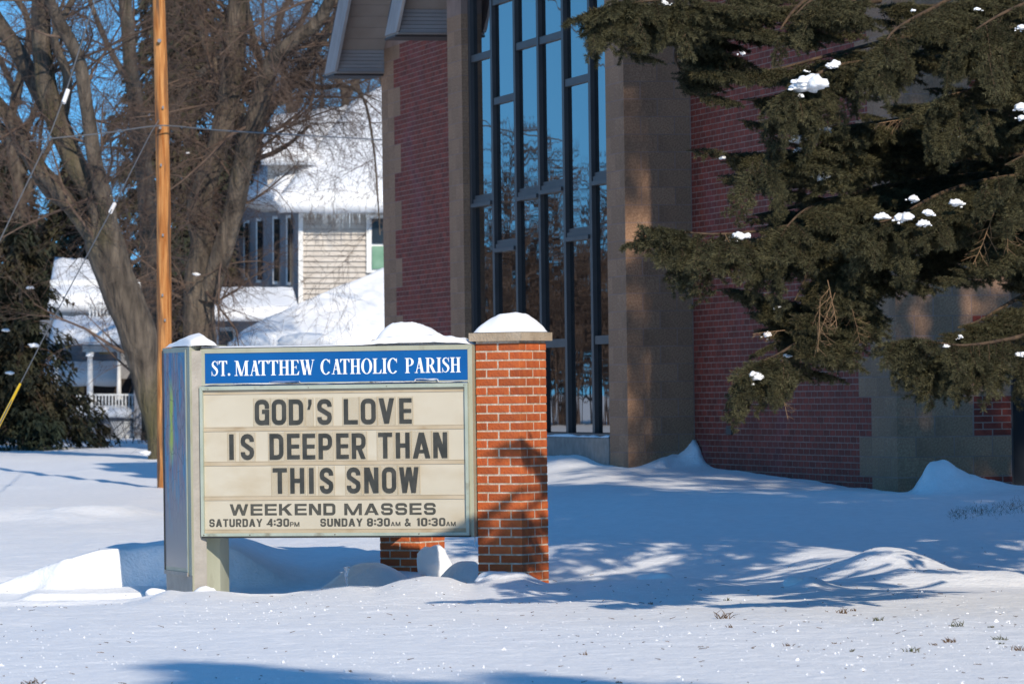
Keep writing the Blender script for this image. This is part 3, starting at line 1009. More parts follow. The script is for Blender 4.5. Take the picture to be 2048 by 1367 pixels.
TL, TRr, BL, BR = on(403, 697), on(946, 689), on(403, 1075), on(947, 1073.5)
ut0, ut1 = (TL[0] + BL[0]) / 2, (TRr[0] + BR[0]) / 2
zt, zb_ = (TL[1] + TRr[1]) / 2, (BL[1] + BR[1]) / 2


def sm(mb, name, m, **k): return mb.build(name, m, sign, keep=False, **k)


# cabinet body and outer frame (four mitred members), face plane y = 0
CDp = 0.22
sm(MB().box((ut0 + 0.004, 0.012, zb_ + 0.004), (ut1 - 0.004, CDp, zt - 0.004)), 'cabinet', M['frame_dark'])
fr = 0.036


def member(name, a, b, w, y0, y1, m, inset):
    """mitred bar between outer corners a,b (u,z); inset points inwards"""
    pts = [(a[0], y0, a[1]), (b[0], y0, b[1]), (b[0] + inset[2], y0, b[1] + inset[3]), (a[0] + inset[0], y0, a[1] + inset[1])]
    sm(MB().slab(pts, (0, y1 - y0, 0)), name, m)


g = 0.0006
o4 = [(ut0, zb_), (ut1, zb_), (ut1, zt), (ut0, zt)]
i4 = [(fr, fr), (-fr, fr), (-fr, -fr), (fr, -fr)]
for k in range(4):
    a, b = o4[k], o4[(k + 1) % 4]; ia, ib = i4[k], i4[(k + 1) % 4]
    du = g if a[1] == b[1] else 0; dz = g if a[0] == b[0] else 0
    s1 = 1 if b[0] > a[0] else -1; s2 = 1 if b[1] > a[1] else -1
    member('frame_bar', (a[0] + du * s1, a[1] + dz * s2), (b[0] - du * s1, b[1] - dz * s2), fr, -0.004, CDp + 0.01, M['frame'], (*ia, *ib))
# header panel
h0, h1 = on(407, 766), on(938, 700)
hz0 = (on(407, 766.5)[1] + on(938, 759.8)[1]) / 2; hz1 = (on(407, 707.5)[1] + on(938, 699)[1]) / 2
hu0, hu1 = on(407, 730)[0], on(938, 730)[0]
sm(MB().box((hu0 - 0.004, 0.002, hz0 - 0.02), (hu1 + 0.004, 0.011, hz1 + 0.006)), 'header_panel', M['blue'])
# header bottom rail
sm(MB().box((ut0 + fr, -0.003, hz0 - 0.012), (ut1 - fr, 0.02, hz0)), 'header_rail', M['frame'])
# hinged glazed door frame over the message panel
du0, dz0, du1, dz1 = on(404.5, 1000)[0] + 0.002, (on(410, 1072)[1] + on(935, 1069)[1]) / 2, on(939.5, 900)[0], (on(410, 772.5)[1] + on(935, 765)[1]) / 2
dfw = 0.030
o4 = [(du0, dz0), (du1, dz0), (du1, dz1), (du0, dz1)]
i4 = [(dfw * .8, dfw * .8), (-dfw * .8, dfw * .8), (-dfw * .8, -dfw), (dfw * .8, -dfw)]
DP = -0.040
for k in range(4):
    a, b = o4[k], o4[(k + 1) % 4]; ia, ib = i4[k], i4[(k + 1) % 4]
    du = g if a[1] == b[1] else 0; dz = g if a[0] == b[0] else 0
    s1 = 1 if b[0] > a[0] else -1; s2 = 1 if b[1] > a[1] else -1
    member('door_frame_bar', (a[0] + du * s1, a[1] + dz * s2), (b[0] - du * s1, b[1] - dz * s2), dfw, DP, -0.0045, M['door_frame'], (*ia, *ib))
sm(MB().box((du0 + 0.003, DP + 0.006, dz0 - 0.014), (du1 + 0.004, 0.02, dz0 - 0.001)), 'lower_gasket', M['frame_dark'])
sm(MB().box((du0 - 0.006, -0.02, dz0 + 0.02), (du0 - 0.001, -0.005, dz1 - 0.02)), 'hinge_strip', M['frame_dark'])
for (x, y) in ((416, 778), (617, 774.5), (773, 772), (928, 769)):
    u, z = on(x, y, 0.04)
    sm(MB().tube([(u, DP - 0.004, z), (u, DP + 0.002, z)], 0.0035, 8), 'screw', M['rust'])
for (x, y) in ((500, 1069), (670, 1068), (838, 1066.5), (408, 1069.5)):
    u, z = on(x, y, 0.04)
    sm(MB().tube([(u, DP - 0.004, z), (u, DP + 0.002, z)], 0.0045, 8), 'screw', M['rust'])
# message panel recessed behind the door frame
PY = -0.012
mu0, mu1, mz0, mz1 = du0 + 0.01, du1 - 0.01, dz0 + 0.01, dz1 - 0.01
sm(MB().box((mu0, PY, mz0), (mu1, 0.001, mz1)), 'message_panel', M['panel'])
PYF = -PY                                                # offset of the panel face towards us


def onp(x, y): return on(x, y, PYF)


def rowz(xl, yl, xr, yr): return (onp(xl, yl)[1] + onp(xr, yr)[1]) / 2


# letter tracks: double lips between the rows
for (yl, yr) in ((786, 777), (857, 854.5), (926.5, 923.5), (996, 993), (1062.5, 1060)):
    z = rowz(410, yl, 935, yr)
    for dz_, w_, d_ in ((0.016, 0.0035, 0.0045), (-0.013, 0.005, 0.006)):
        sm(MB().box((mu0 + 0.014, PY - d_, z + dz_ - w_ / 2), (mu1 - 0.014, PY - 0.0005, z + dz_ + w_ / 2)), 'letter_track', M['track'])
    sm(MB().box((mu0 + 0.014, PY - 0.0012, z - 0.0105), (mu1 - 0.014, PY - 0.0003, z + 0.0142)), 'track_web', M['track'])

# ---- lettering
def arc(cx, cy, r, a0, a1, n=4):
    return [(cx + r * math.cos(math.radians(a0 + (a1 - a0) * i / n)), cy + r * math.sin(math.radians(a0 + (a1 - a0) * i / n))) for i in range(n + 1)]


def stroke(P, s, closed=False):
    """list of quads around a centre line"""
    Q = [P[0]]
    for p in P[1:]:
        if math.hypot(p[0] - Q[-1][0], p[1] - Q[-1][1]) > 1e-5: Q.append(p)
    P = Q
    n = len(P)
    Lf, Rt = [], []
    for i in range(n):
        if closed: a, b, c = P[i - 1], P[i], P[(i + 1) % n]
        else: a, b, c = P[max(i - 1, 0)], P[i], P[min(i + 1, n - 1)]
        d1 = (b[0] - a[0], b[1] - a[1]); d2 = (c[0] - b[0], c[1] - b[1])
        if not closed and i == 0: d1 = d2
        if not closed and i == n - 1: d2 = d1
        l1 = math.hypot(*d1) or 1; l2 = math.hypot(*d2) or 1
        n1 = (-d1[1] / l1, d1[0] / l1); n2 = (-d2[1] / l2, d2[0] / l2)
        m = (n1[0] + n2[0], n1[1] + n2[1]); k = (m[0] ** 2 + m[1] ** 2) or 1
        m = (m[0] * 2 / k, m[1] * 2 / k)
        Lf.append((b[0] + m[0] * s / 2, b[1] + m[1] * s / 2)); Rt.append((b[0] - m[0] * s / 2, b[1] - m[1] * s / 2))
    return [[Lf[i], Lf[(i + 1) % n], Rt[(i + 1) % n], Rt[i]] for i in range(n if closed else n - 1)]


def rect(a, b, c, d): return [[(a, b), (c, b), (c, d), (a, d)]]


def para(xa, ya, xb, yb, sw): return [[(xa - sw / 2, ya), (xa + sw / 2, ya), (xb + sw / 2, yb), (xb - sw / 2, yb)]]


def sans(ch, w, s, r, sy=None, diag=True):
    """glyph as groups of quads; height 1, width w; s = stem, sy = bar thickness"""
    sy = sy or s
    h = s / 2
    x0, x1, y0, y1 = h, w - h, sy / 2, 1 - sy / 2
    r = min(r, (x1 - x0) / 2, (y1 - y0) / 4)
    TLc = lambda: arc(x0 + r, y1 - r, r, 90, 180); TRc = lambda: arc(x1 - r, y1 - r, r, 0, 90)
    BLc = lambda: arc(x0 + r, y0 + r, r, 180, 270); BRc = lambda: arc(x1 - r, y0 + r, r, 270, 360)
    if ch in 'O0': return [stroke(BLc() + BRc() + TRc() + TLc(), s, True)]
    if ch == 'D': return [stroke([(x0, y0)] + BRc() + TRc() + [(x0, y1)], s, True)]
    if ch == 'G': return [stroke([(x1, .64), (x1, y1 - r)] + TRc() + TLc() + BLc() + BRc()[:-1] + [(x1, y0 + r), (x1, .52)], s), rect(w * .5, .44, w, .44 + sy), rect(x1 - h, 0, x1 + h, .3)]
    if ch == 'S':
        if diag: return [stroke([(x1, .70), (x1, y1 - r)] + TRc() + TLc() + [(x0, .70), (x0 + .02, .62), (x1 - .02, .39), (x1, .31)] + BRc()[::-1] + BLc()[::-1] + [(x0, .30)], s)]
        q = r * .9
        return [stroke([(x1, .66), (x1, y1 - r)] + TRc() + TLc() + arc(x0 + q, .5 + q, q, 180, 270) + arc(x1 - q, .5 - q, q, 90, 0) + BRc()[::-1] + BLc()[::-1] + [(x0, .34)], s * .5 + sy * .5)]
    V_ = rect(0, 0, s, 1)
    if ch == 'E': return [V_, rect(s, 0, w, sy), rect(s, 1 - sy, w, 1), rect(s, .5 - sy * .45, w * .96, .5 + sy * .45)]
    if ch == 'L': return [V_, rect(s, 0, w, sy)]
    if ch == 'I': return [rect(0, 0, w, 1)]
    if ch == 'T': return [rect(0, 1 - sy, w, 1), rect(w / 2 - h, 0, w / 2 + h, 1 - sy)]
    if ch == 'H': return [V_, rect(w - s, 0, w, 1), rect(s, .5 - sy / 2, w - s, .5 + sy / 2)]
    if ch in 'PR':
        m = .44
        k = stroke([(s, y1), (x1 - r, y1)] + TRc()[::-1][0:0] + arc(x1 - r, y1 - r, r, 90, 0) + arc(x1 - r, m + r, r, 0, -90) + [(s, m)], s * .5 + sy * .5)
        o = [V_, k]
        if ch == 'R': o.append(para(w * .55, m - sy * .3, w - s * .55, 0, s * 1.05))
        return o
    if ch == 'K': return [V_, para(s * .9, .42, w - s * .75, 1, s * 1.35), para(w * .42, .58, w - s * .72, 0, s * 1.4)]
    if ch == 'N': return [V_, rect(w - s, 0, w, 1), para(s * .62, 1, w - s * .62, 0, s * 1.2)]
    if ch == 'M': return [V_, rect(w - s, 0, w, 1), para(s * .62, 1, w / 2, .0, s * 1.05), para(w - s * .62, 1, w / 2, .0, s * 1.05)]
    if ch == 'V': return [para(h * 1.1, 1, w / 2, 0, s * 1.1), para(w - h * 1.1, 1, w / 2, 0, s * 1.1)]
    if ch == 'A': return [para(h * 1.1, 0, w / 2, 1, s * 1.15), para(w - h * 1.1, 0, w / 2, 1, s * 1.15), rect(w * .25, .2, w * .75, .2 + sy * .8)]
    if ch == 'W': return [para(h, 1, w * .27, 0, s), para(w * .5, 1, w * .27, 0, s), para(w * .5, 1, w * .73, 0, s), para(w - h, 1, w * .73, 0, s)]
    if ch == 'Y': return [para(h, 1, w / 2, .42, s), para(w - h, 1, w / 2, .42, s), rect(w / 2 - h, 0, w / 2 + h, .44)]
    if ch == 'U': return [stroke([(x0, 1)] + BLc() + BRc() + [(x1, 1)], s)]
    if ch == '1': return [rect(w - s * 1.05, 0, w, 1), para(w - s * .5, 1, w - s * 1.2, .76, s * .8)]
    if ch == '3': return [stroke([(x0, .74), (x0, y1 - r)] [:1] + arc(x0 + r, y1 - r, r, 180, 90) + arc(x1 - r, y1 - r, r, 90, 0) + arc(x1 - r, .5 + r, r, 0, -90) + [(w * .36, .5)], s),
                         stroke([(w * .36, .5)] + arc(x1 - r, .5 - r, r, 90, 0) + arc(x1 - r, y0 + r, r, 0, -90) + arc(x0 + r, y0 + r, r, 270, 180) + [(x0, .27)], s)]
    if ch == '4': return [rect(w * .62, 0, w * .62 + s, 1), rect(0, .20, w, .20 + sy * .95), para(w * .62 + h, 1, h * 1.1, .22, s)]
    if ch == '8': return [stroke(arc(x0 + r, y0 + r, r, 180, 270) + arc(x1 - r, y0 + r, r, 270, 360) + arc(x1 - r, .5 - r, r, 0, 90) + arc(x0 + r, .5 - r, r, 90, 180), s, True),
                         stroke(arc(x0 + r, .5 + r, r, 180, 270) + arc(x1 - r, .5 + r, r, 270, 360) + arc(x1 - r, y1 - r, r, 0, 90) + arc(x0 + r, y1 - r, r, 90, 180), s, True)]
    if ch == ':': return [rect(0, .16, s, .16 + s), rect(0, .58, s, .58 + s)]
    if ch == "'": return [para(w * .62, 1, w * .62, .80, w * .75), para(w * .62, .80, w * .3, .60, w * .6)]
    if ch == '&': return [stroke(arc(w * .42, .76, .13, -60, 240, 8), s * .85), para(w * .28, .70, w * .88, 0, s), stroke([(w * .40, .50)] + arc(h + .17, .22, .17, 110, 270, 5) + [(w * .5, s * .42), (w * .8, .20), (w * .86, .42)], s * .85)]
    return []


def glyph_mesh(name, items, y, step=0.00025):
    """items: list of (groups, u0, z0, su, sz); every group gets its own tiny depth so nothing is coplanar"""
    mb = MB()
    c = 0
    for (groups, u0, z0, su, sz) in items:
        for gi, grp in enumerate(groups):
            yy = y - step * gi
            for q in grp:
                P = [(u0 + a * su, yy, z0 + b * sz) for a, b in q]
                ar = sum(P[i][0] * P[(i + 1) % 4][2] - P[(i + 1) % 4][0] * P[i][2] for i in range(4))
                if ar < 0: P = P[::-1]
                mb.add(P, [(0, 1, 2, 3)])
    return mb.mesh(name)


# changeable letters, each on its clear tile
rows = [((799, 849), (525, 810), (795.7, 847), [('G', 510, 539), ('O', 544, 573), ('D', 578, 607), ("'", 615, 624), ('S', 635, 664), ('L', 688, 716), ('O', 722, 752), ('V', 758, 789), ('E', 799, 824)]),
        ((867.3, 918.5), (463, 880), (864.5, 916), [('I', 459, 468), ('S', 482, 508.5), ('D', 539.5, 567.5), ('E', 574.5, 600), ('E', 605.5, 631), ('P', 637.5, 665), ('E', 673, 698), ('R', 704, 732), ('T', 757, 785), ('H', 792, 820), ('A', 826, 861), ('N', 867, 895)]),
        ((935.3, 986.5), (560, 820), (933.5, 985), [('T', 546, 574.5), ('H', 581, 609), ('I', 618.5, 628), ('S', 640, 667), ('S', 694, 721.5), ('N', 729, 757.5), ('O', 764.5, 793), ('W', 799, 838)])]
for (tl, xs, tr, glyphs) in rows:
    xl, xr = xs
    zt0, zb0 = onp(xl, tl[0])[1], onp(xl, tl[1])[1]
    zt1, zb1 = onp(xr, tr[0])[1], onp(xr, tr[1])[1]
    ztop, zbot = (zt0 + zt1) / 2, (zb0 + zb1) / 2
    H_ = ztop - zbot
    rnd = random.Random(int(tl[0]))
    for (ch, xa, xb) in glyphs:
        ym = (tl[0] + tl[1]) / 2
        ua, ub = onp(xa, ym)[0], onp(xb, ym)[0]
        w = (ub - ua) / H_
        s = 0.036 / H_ if ch not in "IV" else (w if ch == 'I' else 0.036 / H_)
        jz = rnd.uniform(-.0015, .0015)
        pad = 0.010 if ch not in "I'" else 0.014
        tl_ = link('letter_tile', (lambda q: q)(MB().box((ua - pad, PY - 0.0045, zbot - 0.012 + jz), (ub + pad, PY - 0.0030, ztop + 0.014 + jz)).mesh('letter_tile')), M['tile'], sign, keep=False)
        for uu in (ua - pad, ub + pad):
            link('tile_edge', MB().box((uu - 0.0012, PY - 0.0052, zbot - 0.012), (uu + 0.0012, PY - 0.0029, ztop + 0.014)).mesh('tile_edge'), M['tile_edge'], tl_, keep=False)
        if ch == "'":
            gl = sans(ch, w, s, .1)
        else:
            gl = sans(ch, w, s, .17, sy=s * 0.92)
        me = glyph_mesh('letter', [(gl, ua, zbot + jz, H_, H_)], PY - 0.0056)
        link('letter', me, M['letter'], tl_, keep=False)


def text_line(name, words, m, wide=False, off_y=0.0008):
    """words: (text, x0, x1, ytop, ybot, style)"""
    items = []
    for (txt, xa, xb, yt, yb, st) in words:
        ua, ub = onp(xa, (yt + yb) / 2)[0], onp(xb, (yt + yb) / 2)[0]
        zt_, zb2 = onp((xa + xb) / 2, yt)[1], onp((xa + xb) / 2, yb)[1]
        H_ = zt_ - zb2
        if st == 'wide': wd = {'W': 1.5, 'M': 1.42, 'I': .26, 'K': 1.08, 'A': 1.18}; dw, s, sy, r, gap, dg = .97, .25, .20, .18, .17, False
        elif st == 'small': wd = {'M': 1.0, 'A': .86}; dw, s, sy, r, gap, dg = .72, .20, .17, .12, .12, False
        else: wd = {'M': .95, 'A': .80, 'T': .66, 'Y': .76, ':': .19, '1': .42, '4': .74, '&': .85, 'N': .76}; dw, s, sy, r, gap, dg = .70, .235, .19, .15, .115, False
        adv = [wd.get(c, dw) for c in txt]
        tot = sum(adv) + gap * (len(txt) - 1)
        k = (ub - ua) / (tot * H_)
        u = ua
        for c, a in zip(txt, adv):
            items.append((sans(c, a, s, r, sy, dg), u, zb2, H_ * k, H_)); u += (a + gap) * H_ * k
        link(name, glyph_mesh(name, items, PY - off_y), m, sign, keep=False)
        items = []


text_line('printed_word', [('WEEKEND', 459.5, 671, 1006.8, 1029.8, 'wide'), ('MASSES', 688.5, 872, 1005.5, 1029, 'wide')], M['print'])
text_line('printed_word', [('SATURDAY', 418.5, 525, 1037, 1052.8, 'b'), ('4:30', 533, 578.5, 1036.3, 1052.3, 'b'), ('PM', 580, 599, 1043, 1052.3, 'small'),
          ('SUNDAY', 640.5, 725.5, 1036, 1052, 'b'), ('8:30', 734, 780, 1035.4, 1051.6, 'b'), ('AM', 781.5, 801, 1042.5, 1051.2, 'small'),
          ('&', 809, 822, 1035.3, 1051.2, 'b'), ('10:30', 832, 891, 1035, 1051.2, 'b'), ('AM', 892, 911.5, 1042.2, 1051, 'small')], M['print'])


# serif capitals for the blue header
def vstroke(P, Wd):
    out = []; n = len(P); Lf = []; Rt = []
    for i in range(n):
        a, c = P[max(i - 1, 0)], P[min(i + 1, n - 1)]
        d = (c[0] - a[0], c[1] - a[1]); l = math.hypot(*d) or 1
        nn = (-d[1] / l, d[0] / l)
        Lf.append((P[i][0] + nn[0] * Wd[i] / 2, P[i][1] + nn[1] * Wd[i] / 2)); Rt.append((P[i][0] - nn[0] * Wd[i] / 2, P[i][1] - nn[1] * Wd[i] / 2))
    return [[Lf[i], Lf[i + 1], Rt[i + 1], Rt[i]] for i in range(n - 1)]


def ring(cx, cy, rx, ry, th, tv, a0, a1, n=20):
    o = []
    for i in range(n):
        q = []
        for k in (i, i + 1):
            a = math.radians(a0 + (a1 - a0) * k / n)
            q.append(((cx + rx * math.cos(a), cy + ry * math.sin(a)), (cx + (rx - th) * math.cos(a), cy + (ry - tv) * math.sin(a))))
        o.append([q[0][0], q[1][0], q[1][1], q[0][1]])
    return o


def serif(ch):
    T, t, b, e = .155, .045, .045, .075
    def sf(x, y, w=T):      # bracketed serif on a stem whose left edge is x
        return rect(x - e, 0, x + w + e, b) if y == 0 else rect(x - e, 1 - b, x + w + e, 1)
    if ch == 'I': return .305, [rect(e, 0, e + T, 1), sf(e, 0), sf(e, 1)]
    if ch == 'H':
        w = .68; x2 = w - e - T
        return w, [rect(e, 0, e + T, 1), rect(x2, 0, x2 + T, 1), rect(e + T, .48, x2, .48 + t * 1.3), sf(e, 0), sf(e, 1), sf(x2, 0), sf(x2, 1)]
    if ch == 'T':
        w = .60
        return w, [rect(w / 2 - T / 2, 0, w / 2 + T / 2, 1), rect(0, 1 - t * 1.2, w, 1), sf(w / 2 - T / 2, 0),
                   [[(0, 1), (0, .76), (.025, .76), (.12, 1 - t)]], [[(w, 1), (w - .12, 1 - t), (w - .025, .76), (w, .76)]]]
    if ch == 'E':
        w = .57
        return w, [rect(e, 0, e + T, 1), sf(e, 0), sf(e, 1), rect(e + T, 0, w - .03, t), rect(e + T, 1 - t, w - .05, 1), rect(e + T, .49, w - .17, .49 + t),
                   [[(w, .26), (w - .03, .26), (w - .14, t), (w - .03, 0)]], [[(w - .03, .76), (w - .05, 1), (w - .15, 1 - t), (w - .055, .76)]], rect(w - .20, .40, w - .165, .63)]
    if ch == 'L':
        w = .57
        return w, [rect(e, 0, e + T, 1), sf(e, 0), sf(e, 1), rect(e + T, 0, w - .03, t), [[(w, .28), (w - .03, .28), (w - .14, t), (w - .03, 0)]]]
    if ch == 'M':
        w = .90; x2 = w - e - T
        return w, [rect(e + .02, 0, e + .02 + t, 1), rect(x2, 0, x2 + T, 1), rect(0, 0, .2, b), rect(0, 1 - b, .2, 1), sf(x2, 0), rect(x2, 1 - b, w, 1),
                   para(.155, 1, .43, 0, T * 1.05), para(x2 + .03, 1, .45, 0, t * 1.1)]
    if ch == 'A':
        w = .68
        return w, [para(.115, 0, .34, 1, t * 1.2), para(w - .17, 0, .34, 1, T * 1.1), rect(.18, .30, .46, .30 + t), rect(.02, 0, .22, b), rect(w - .30, 0, w, b)]
    if ch == 'W':
        w = .92
        return w, [para(.13, 1, .30, 0, T * 1.05), para(.48, .92, .32, 0, t), para(.46, 1, .63, 0, T * 1.05), para(.84, 1, .65, 0, t), rect(.0, 1 - b, .27, 1), rect(.33, 1 - b, .58, 1), rect(.74, 1 - b, w, 1)]
    if ch == 'O': return .70, [ring(.35, .5, .35, .52, T * 1.05, t, 0, 360, 28)]
    if ch == 'C':
        return .66, [ring(.35, .5, .35, .52, T * 1.05, t * 1.1, 42, 318, 24), [[(.61, 1.0), (.58, .98), (.575, .70), (.61, .70)]], [[(.50, .93), (.61, .84), (.605, .72), (.55, .84)]]]
    if ch in 'PR':
        w = .57 if ch == 'P' else .68
        o = [rect(e, 0, e + T, 1), sf(e, 0), sf(e, 1), ring(.30, .735, .265, .265, T, t, -90, 90, 14), rect(e + T, 1 - t, .30, 1), rect(e + T, .47, .30, .47 + t)]
        if ch == 'R': o += [para(.34, .50, w - .11, 0, T * 1.15), rect(w - .22, 0, w, b)]
        return w, o
    if ch == 'S':
        P = [(.43, .80), (.38, .92), (.27, .985), (.15, .93), (.095, .80), (.13, .67), (.25, .55), (.37, .43), (.42, .28), (.37, .12), (.25, .02), (.12, .06), (.06, .22)]
        Wd = [.02, .04, .05, .08, .125, .15, .165, .165, .14, .09, .05, .045, .02]
        return .50, [vstroke(P, Wd), rect(.425, .70, .455, 1.0), rect(.025, 0.0, .055, .32)]
    if ch == '.': return .18, [ring(.09, .09, .09, .09, .089, .089, 0, 360, 10)]
    return .3, []


def header(words):
    items = []
    for (txt, xa, xb, yt, yb) in words:
        ua, ub = on(xa, (yt + yb) / 2)[0], on(xb, (yt + yb) / 2)[0]
        z1, z0 = on((xa + xb) / 2, yt)[1], on((xa + xb) / 2, yb)[1]
        H_ = z1 - z0
        gs = [serif(c) for c in txt]
        gap = .035
        tot = sum(w for w, _ in gs) + gap * (len(gs) - 1) - (.14 if 'AT' in txt else 0)
        k = (ub - ua) / (tot * H_)
        u = ua
        for i, (w, gq) in enumerate(gs):
            items.append((gq, u, z0, H_ * k, H_))
            u += (w + gap - (.14 if txt[i:i + 2] == 'AT' else 0)) * H_ * k
        link('header_word', glyph_mesh('header_word', items, -0.0002, 0.0002), M['white_print'], sign, keep=False)
        items = []


header([('ST.', 422.5, 460.5, 721.3, 751.3), ('MATTHEW', 469, 629, 720, 750), ('CATHOLIC', 641, 795.5, 717, 747.2), ('PARISH', 810, 921.5, 714.8, 744.8)])

# post and end plate at the apex of the V
E0 = SI @ W(383, 1000, 37.5); E1 = SI @ W(331, 1000, 38.3)
Pr = SI @ W(428.5, 1130, 37.72)
ztp = on(385, 691)[1]
zbp = -0.25
sm(MB().prism([(E0.x, E0.y), (Pr.x, Pr.y), (Pr.x + 0.02, Pr.y + 0.28), (E0.x + 0.12, E0.y + 0.30)], zbp, ztp + 0.004), 'post', M['frame'])
dE = Vector((E1.x - E0.x, E1.y - E0.y, 0)); LE = dE.length; dE.normalize(); nE = Vector((dE.y, -dE.x, 0))
if nE.x > 0: nE = -nE


def ep(a, off, z): return Vector((E0.x, E0.y, 0)) + dE * a - nE * (-off) + Vector((0, 0, z))


def plate(name, a0, a1, z0, z1, o0, o1, m):
    p = [ep(a0, o0, 0), ep(a1, o0, 0), ep(a1, o1, 0), ep(a0, o1, 0)]
    return sm(MB().prism([(q.x, q.y) for q in p], z0, z1), name, m)


zpt = (SI @ W(375, 694, 37.7)).z; zpb = (SI @ W(378, 1149, 37.6)).z
plate('end_post', 0.012, LE - 0.0, zbp, zpt - 0.03, -0.12, 0.0, M['base_metal'])
plate('end_trim', 0.0, 0.10, zpb + 0.0, zpt, 0.0005, 0.003, M['frame'])
plate('panel_border', 0.105, LE + 0.02, zpb, zpt - 0.0, 0.0006, 0.0045, M['frame'])
a0, a1, z0, z1 = 0.15, LE + 0.0, zpb + 0.05, zpt - 0.04
vs = [ep(a1, 0.0055, z0), ep(a0, 0.0055, z0), ep(a0, 0.0055, z1), ep(a1, 0.0055, z1)]
me = bpy.data.meshes.new('painted_end_panel')
me.from_pydata([tuple(v) for v in vs], [], [(0, 1, 2, 3)])
uv = me.uv_layers.new(name='UVMap')
for i, c in enumerate(((0, 0), (1, 0), (1, 1), (0, 1))): uv.data[i].uv = c
link('painted_end_panel', me, M['mosaic'], sign, keep=False)
plate('panel_lip', 0.105, LE + 0.02, zpb - 0.012, zpb + 0.018, 0.006, 0.014, M['base_metal'])
plate('panel_lip', 0.105, 0.135, zpb + 0.02, zpt - 0.02, 0.006, 0.010, M['door_frame'])
plate('panel_lip', LE + 0.0, LE + 0.02, zpb + 0.02, zpt - 0.02, 0.006, 0.012, M['frame_dark'])
# rear board of the V
R0 = E1 + dE * 0.02; R1 = SI @ (Vector((cen2.x, cen2.y, 1.2)) - Vector((0.12, 0.16, 0)))
dR = Vector((R1.x - R0.x, R1.y - R0.y, 0)); LR = dR.length; dR.normalize(); nR = Vector((dR.y, -dR.x, 0))
q = [R0, R0 + dR * LR, R0 + dR * LR + nR * 0.2, R0 + nR * 0.2]
sm(MB().prism([(p.x, p.y) for p in q], zb_ + 0.01, zt - 0.02), 'rear_cabinet', M['frame'])
q = [R0 - nR * 0.02 + dR * .06, R0 + dR * (LR - .06) - nR * 0.02, R0 + dR * (LR - .06) - nR * 0.001, R0 - nR * 0.001 + dR * .06]
sm(MB().prism([(p.x, p.y) for p in q], zb_ + 0.05, zt - 0.08), 'rear_panel', M['panel'])

# snow along the top of the sign
SM = mworld(sign)


def sl(u, y): return SM @ Vector((u, y, 0))


def top_h(u):
    x = u / (ut1 - ut0)
    pts = [(-.02, .012), (.0, .020), (.03, .016), (.3, .012), (.45, .014), (.60, .026), (.66, .060), (.75, .076), (.88, .082), (.91, .060), (.955, .052), (.97, .035), (.99, .004), (1.0, .0)]
    return float(np.interp(x, [p[0] for p in pts], [p[1] for p in pts]))


lump('snow_strip', lambda s, t: sl(ut0 + s * (ut1 - ut0 - .005), 0.004 + t * 0.20).x, lambda s, t: sl(ut0 + s * (ut1 - ut0 - .005), 0.004 + t * 0.20).y,
     lambda s, t: (zt + SZ + 0.0005, zt + SZ + 0.003 + top_h(s * (ut1 - ut0)) * (1 + 0.22 * mnoise.noise(Vector((s * 40, t * 2, 3)))) * min(1, (1 - abs(2 * t - 1) ** 4) + 0.25 * (t < .5))),
     M['snow_soft'], nx=120, ny=10, label='ridge of snow lying along the top edge of the sign, thicker to the right', cat='snow')
# peaked heap over the apex
_e0 = SM @ Vector((E0.x, E0.y, 0)); _e1 = SM @ Vector((E1.x, E1.y, 0)); _pr = sl(ut0 + 0.16, 0.01)


def apx(s, t):
    a = _e0.lerp(_e1, t); b = _pr.lerp(_pr + (_e1 - _e0) * 0.7, t)
    return a.lerp(b, s)


def apz(s, t):
    ed = min(1, s * 9 + .15) * min(1, (1 - s) * 9 + .15) * min(1, t * 9 + .15) * min(1, (1 - t) * 9 + .15)
    ridge = float(np.interp(s, [0, .25, .55, .8, 1], [.055, .085, .105, .05, .012]))
    return zpt + SZ + 0.002 + ed * (ridge * (.55 + .45 * math.sin(math.pi * min(1, t * 1.2 + .1))) + .012 * mnoise.noise(Vector((s * 4, t * 5, 1))))


lump('snow_heap', lambda s, t: apx(s, t).x, lambda s, t: apx(s, t).y, lambda s, t: (zpt + SZ + 0.001, apz(s, t)),
     M['snow_soft'], nx=34, ny=34, label='peaked heap of snow on the left end of the sign, above the painted end panel', cat='snow')
# thin snow on the door frame ledge below the blue header
zl = dz1 + SZ + 0.0005


def led(u0, u1, h, seed, lab, y0=-0.039, y1=-0.006, base=0.0, fq=14):
    lump('snow_strip', lambda s, t: sl(u0 + s * (u1 - u0), y0 + t * (y1 - y0)).x, lambda s, t: sl(u0 + s * (u1 - u0), y0 + t * (y1 - y0)).y,
         lambda s, t: (zl + base, zl + base + h * (0.55 + 0.45 * mnoise.noise(Vector((s * fq + seed, t, 0)))) * min(1, s * 25 + .15) * min(1, (1 - s) * 25 + .15)),
         M['snow_soft'], nx=90, ny=4, label=lab, cat='snow')


led(du0 + 0.006, du1 - 0.003, 0.024, 3, 'thin line of snow on the ledge between the blue header and the letter panel')
u0, u1 = on(831, 760)[0], on(878, 760)[0]
led(u0, u1, 0.045, 8, 'small snow lump clinging to the lower right edge of the blue header', -0.030, -0.007, 0.010, 2)
u0, u1 = on(540, 764)[0], on(602, 764)[0]
led(u0, u1, 0.012, 12, 'sliver of snow on the lower edge of the blue header, under its second word', -0.028, -0.006, 0.022, 3)
dm = MB()
rnd = random.Random(4)
for k in range(90):
    x = rnd.uniform(468, 603) if k % 2 else rnd.uniform(740, 832)
    u = on(x, 760)[0]; z = hz0 - 0.006 + rnd.uniform(-.004, .004)
    dm.box((u - .003, -0.010, z - .0012), (u + .003 + rnd.random() * .006, -0.0035, z + .0018))
sm(dm, 'dirt_line', M['rust'], kind='stuff')
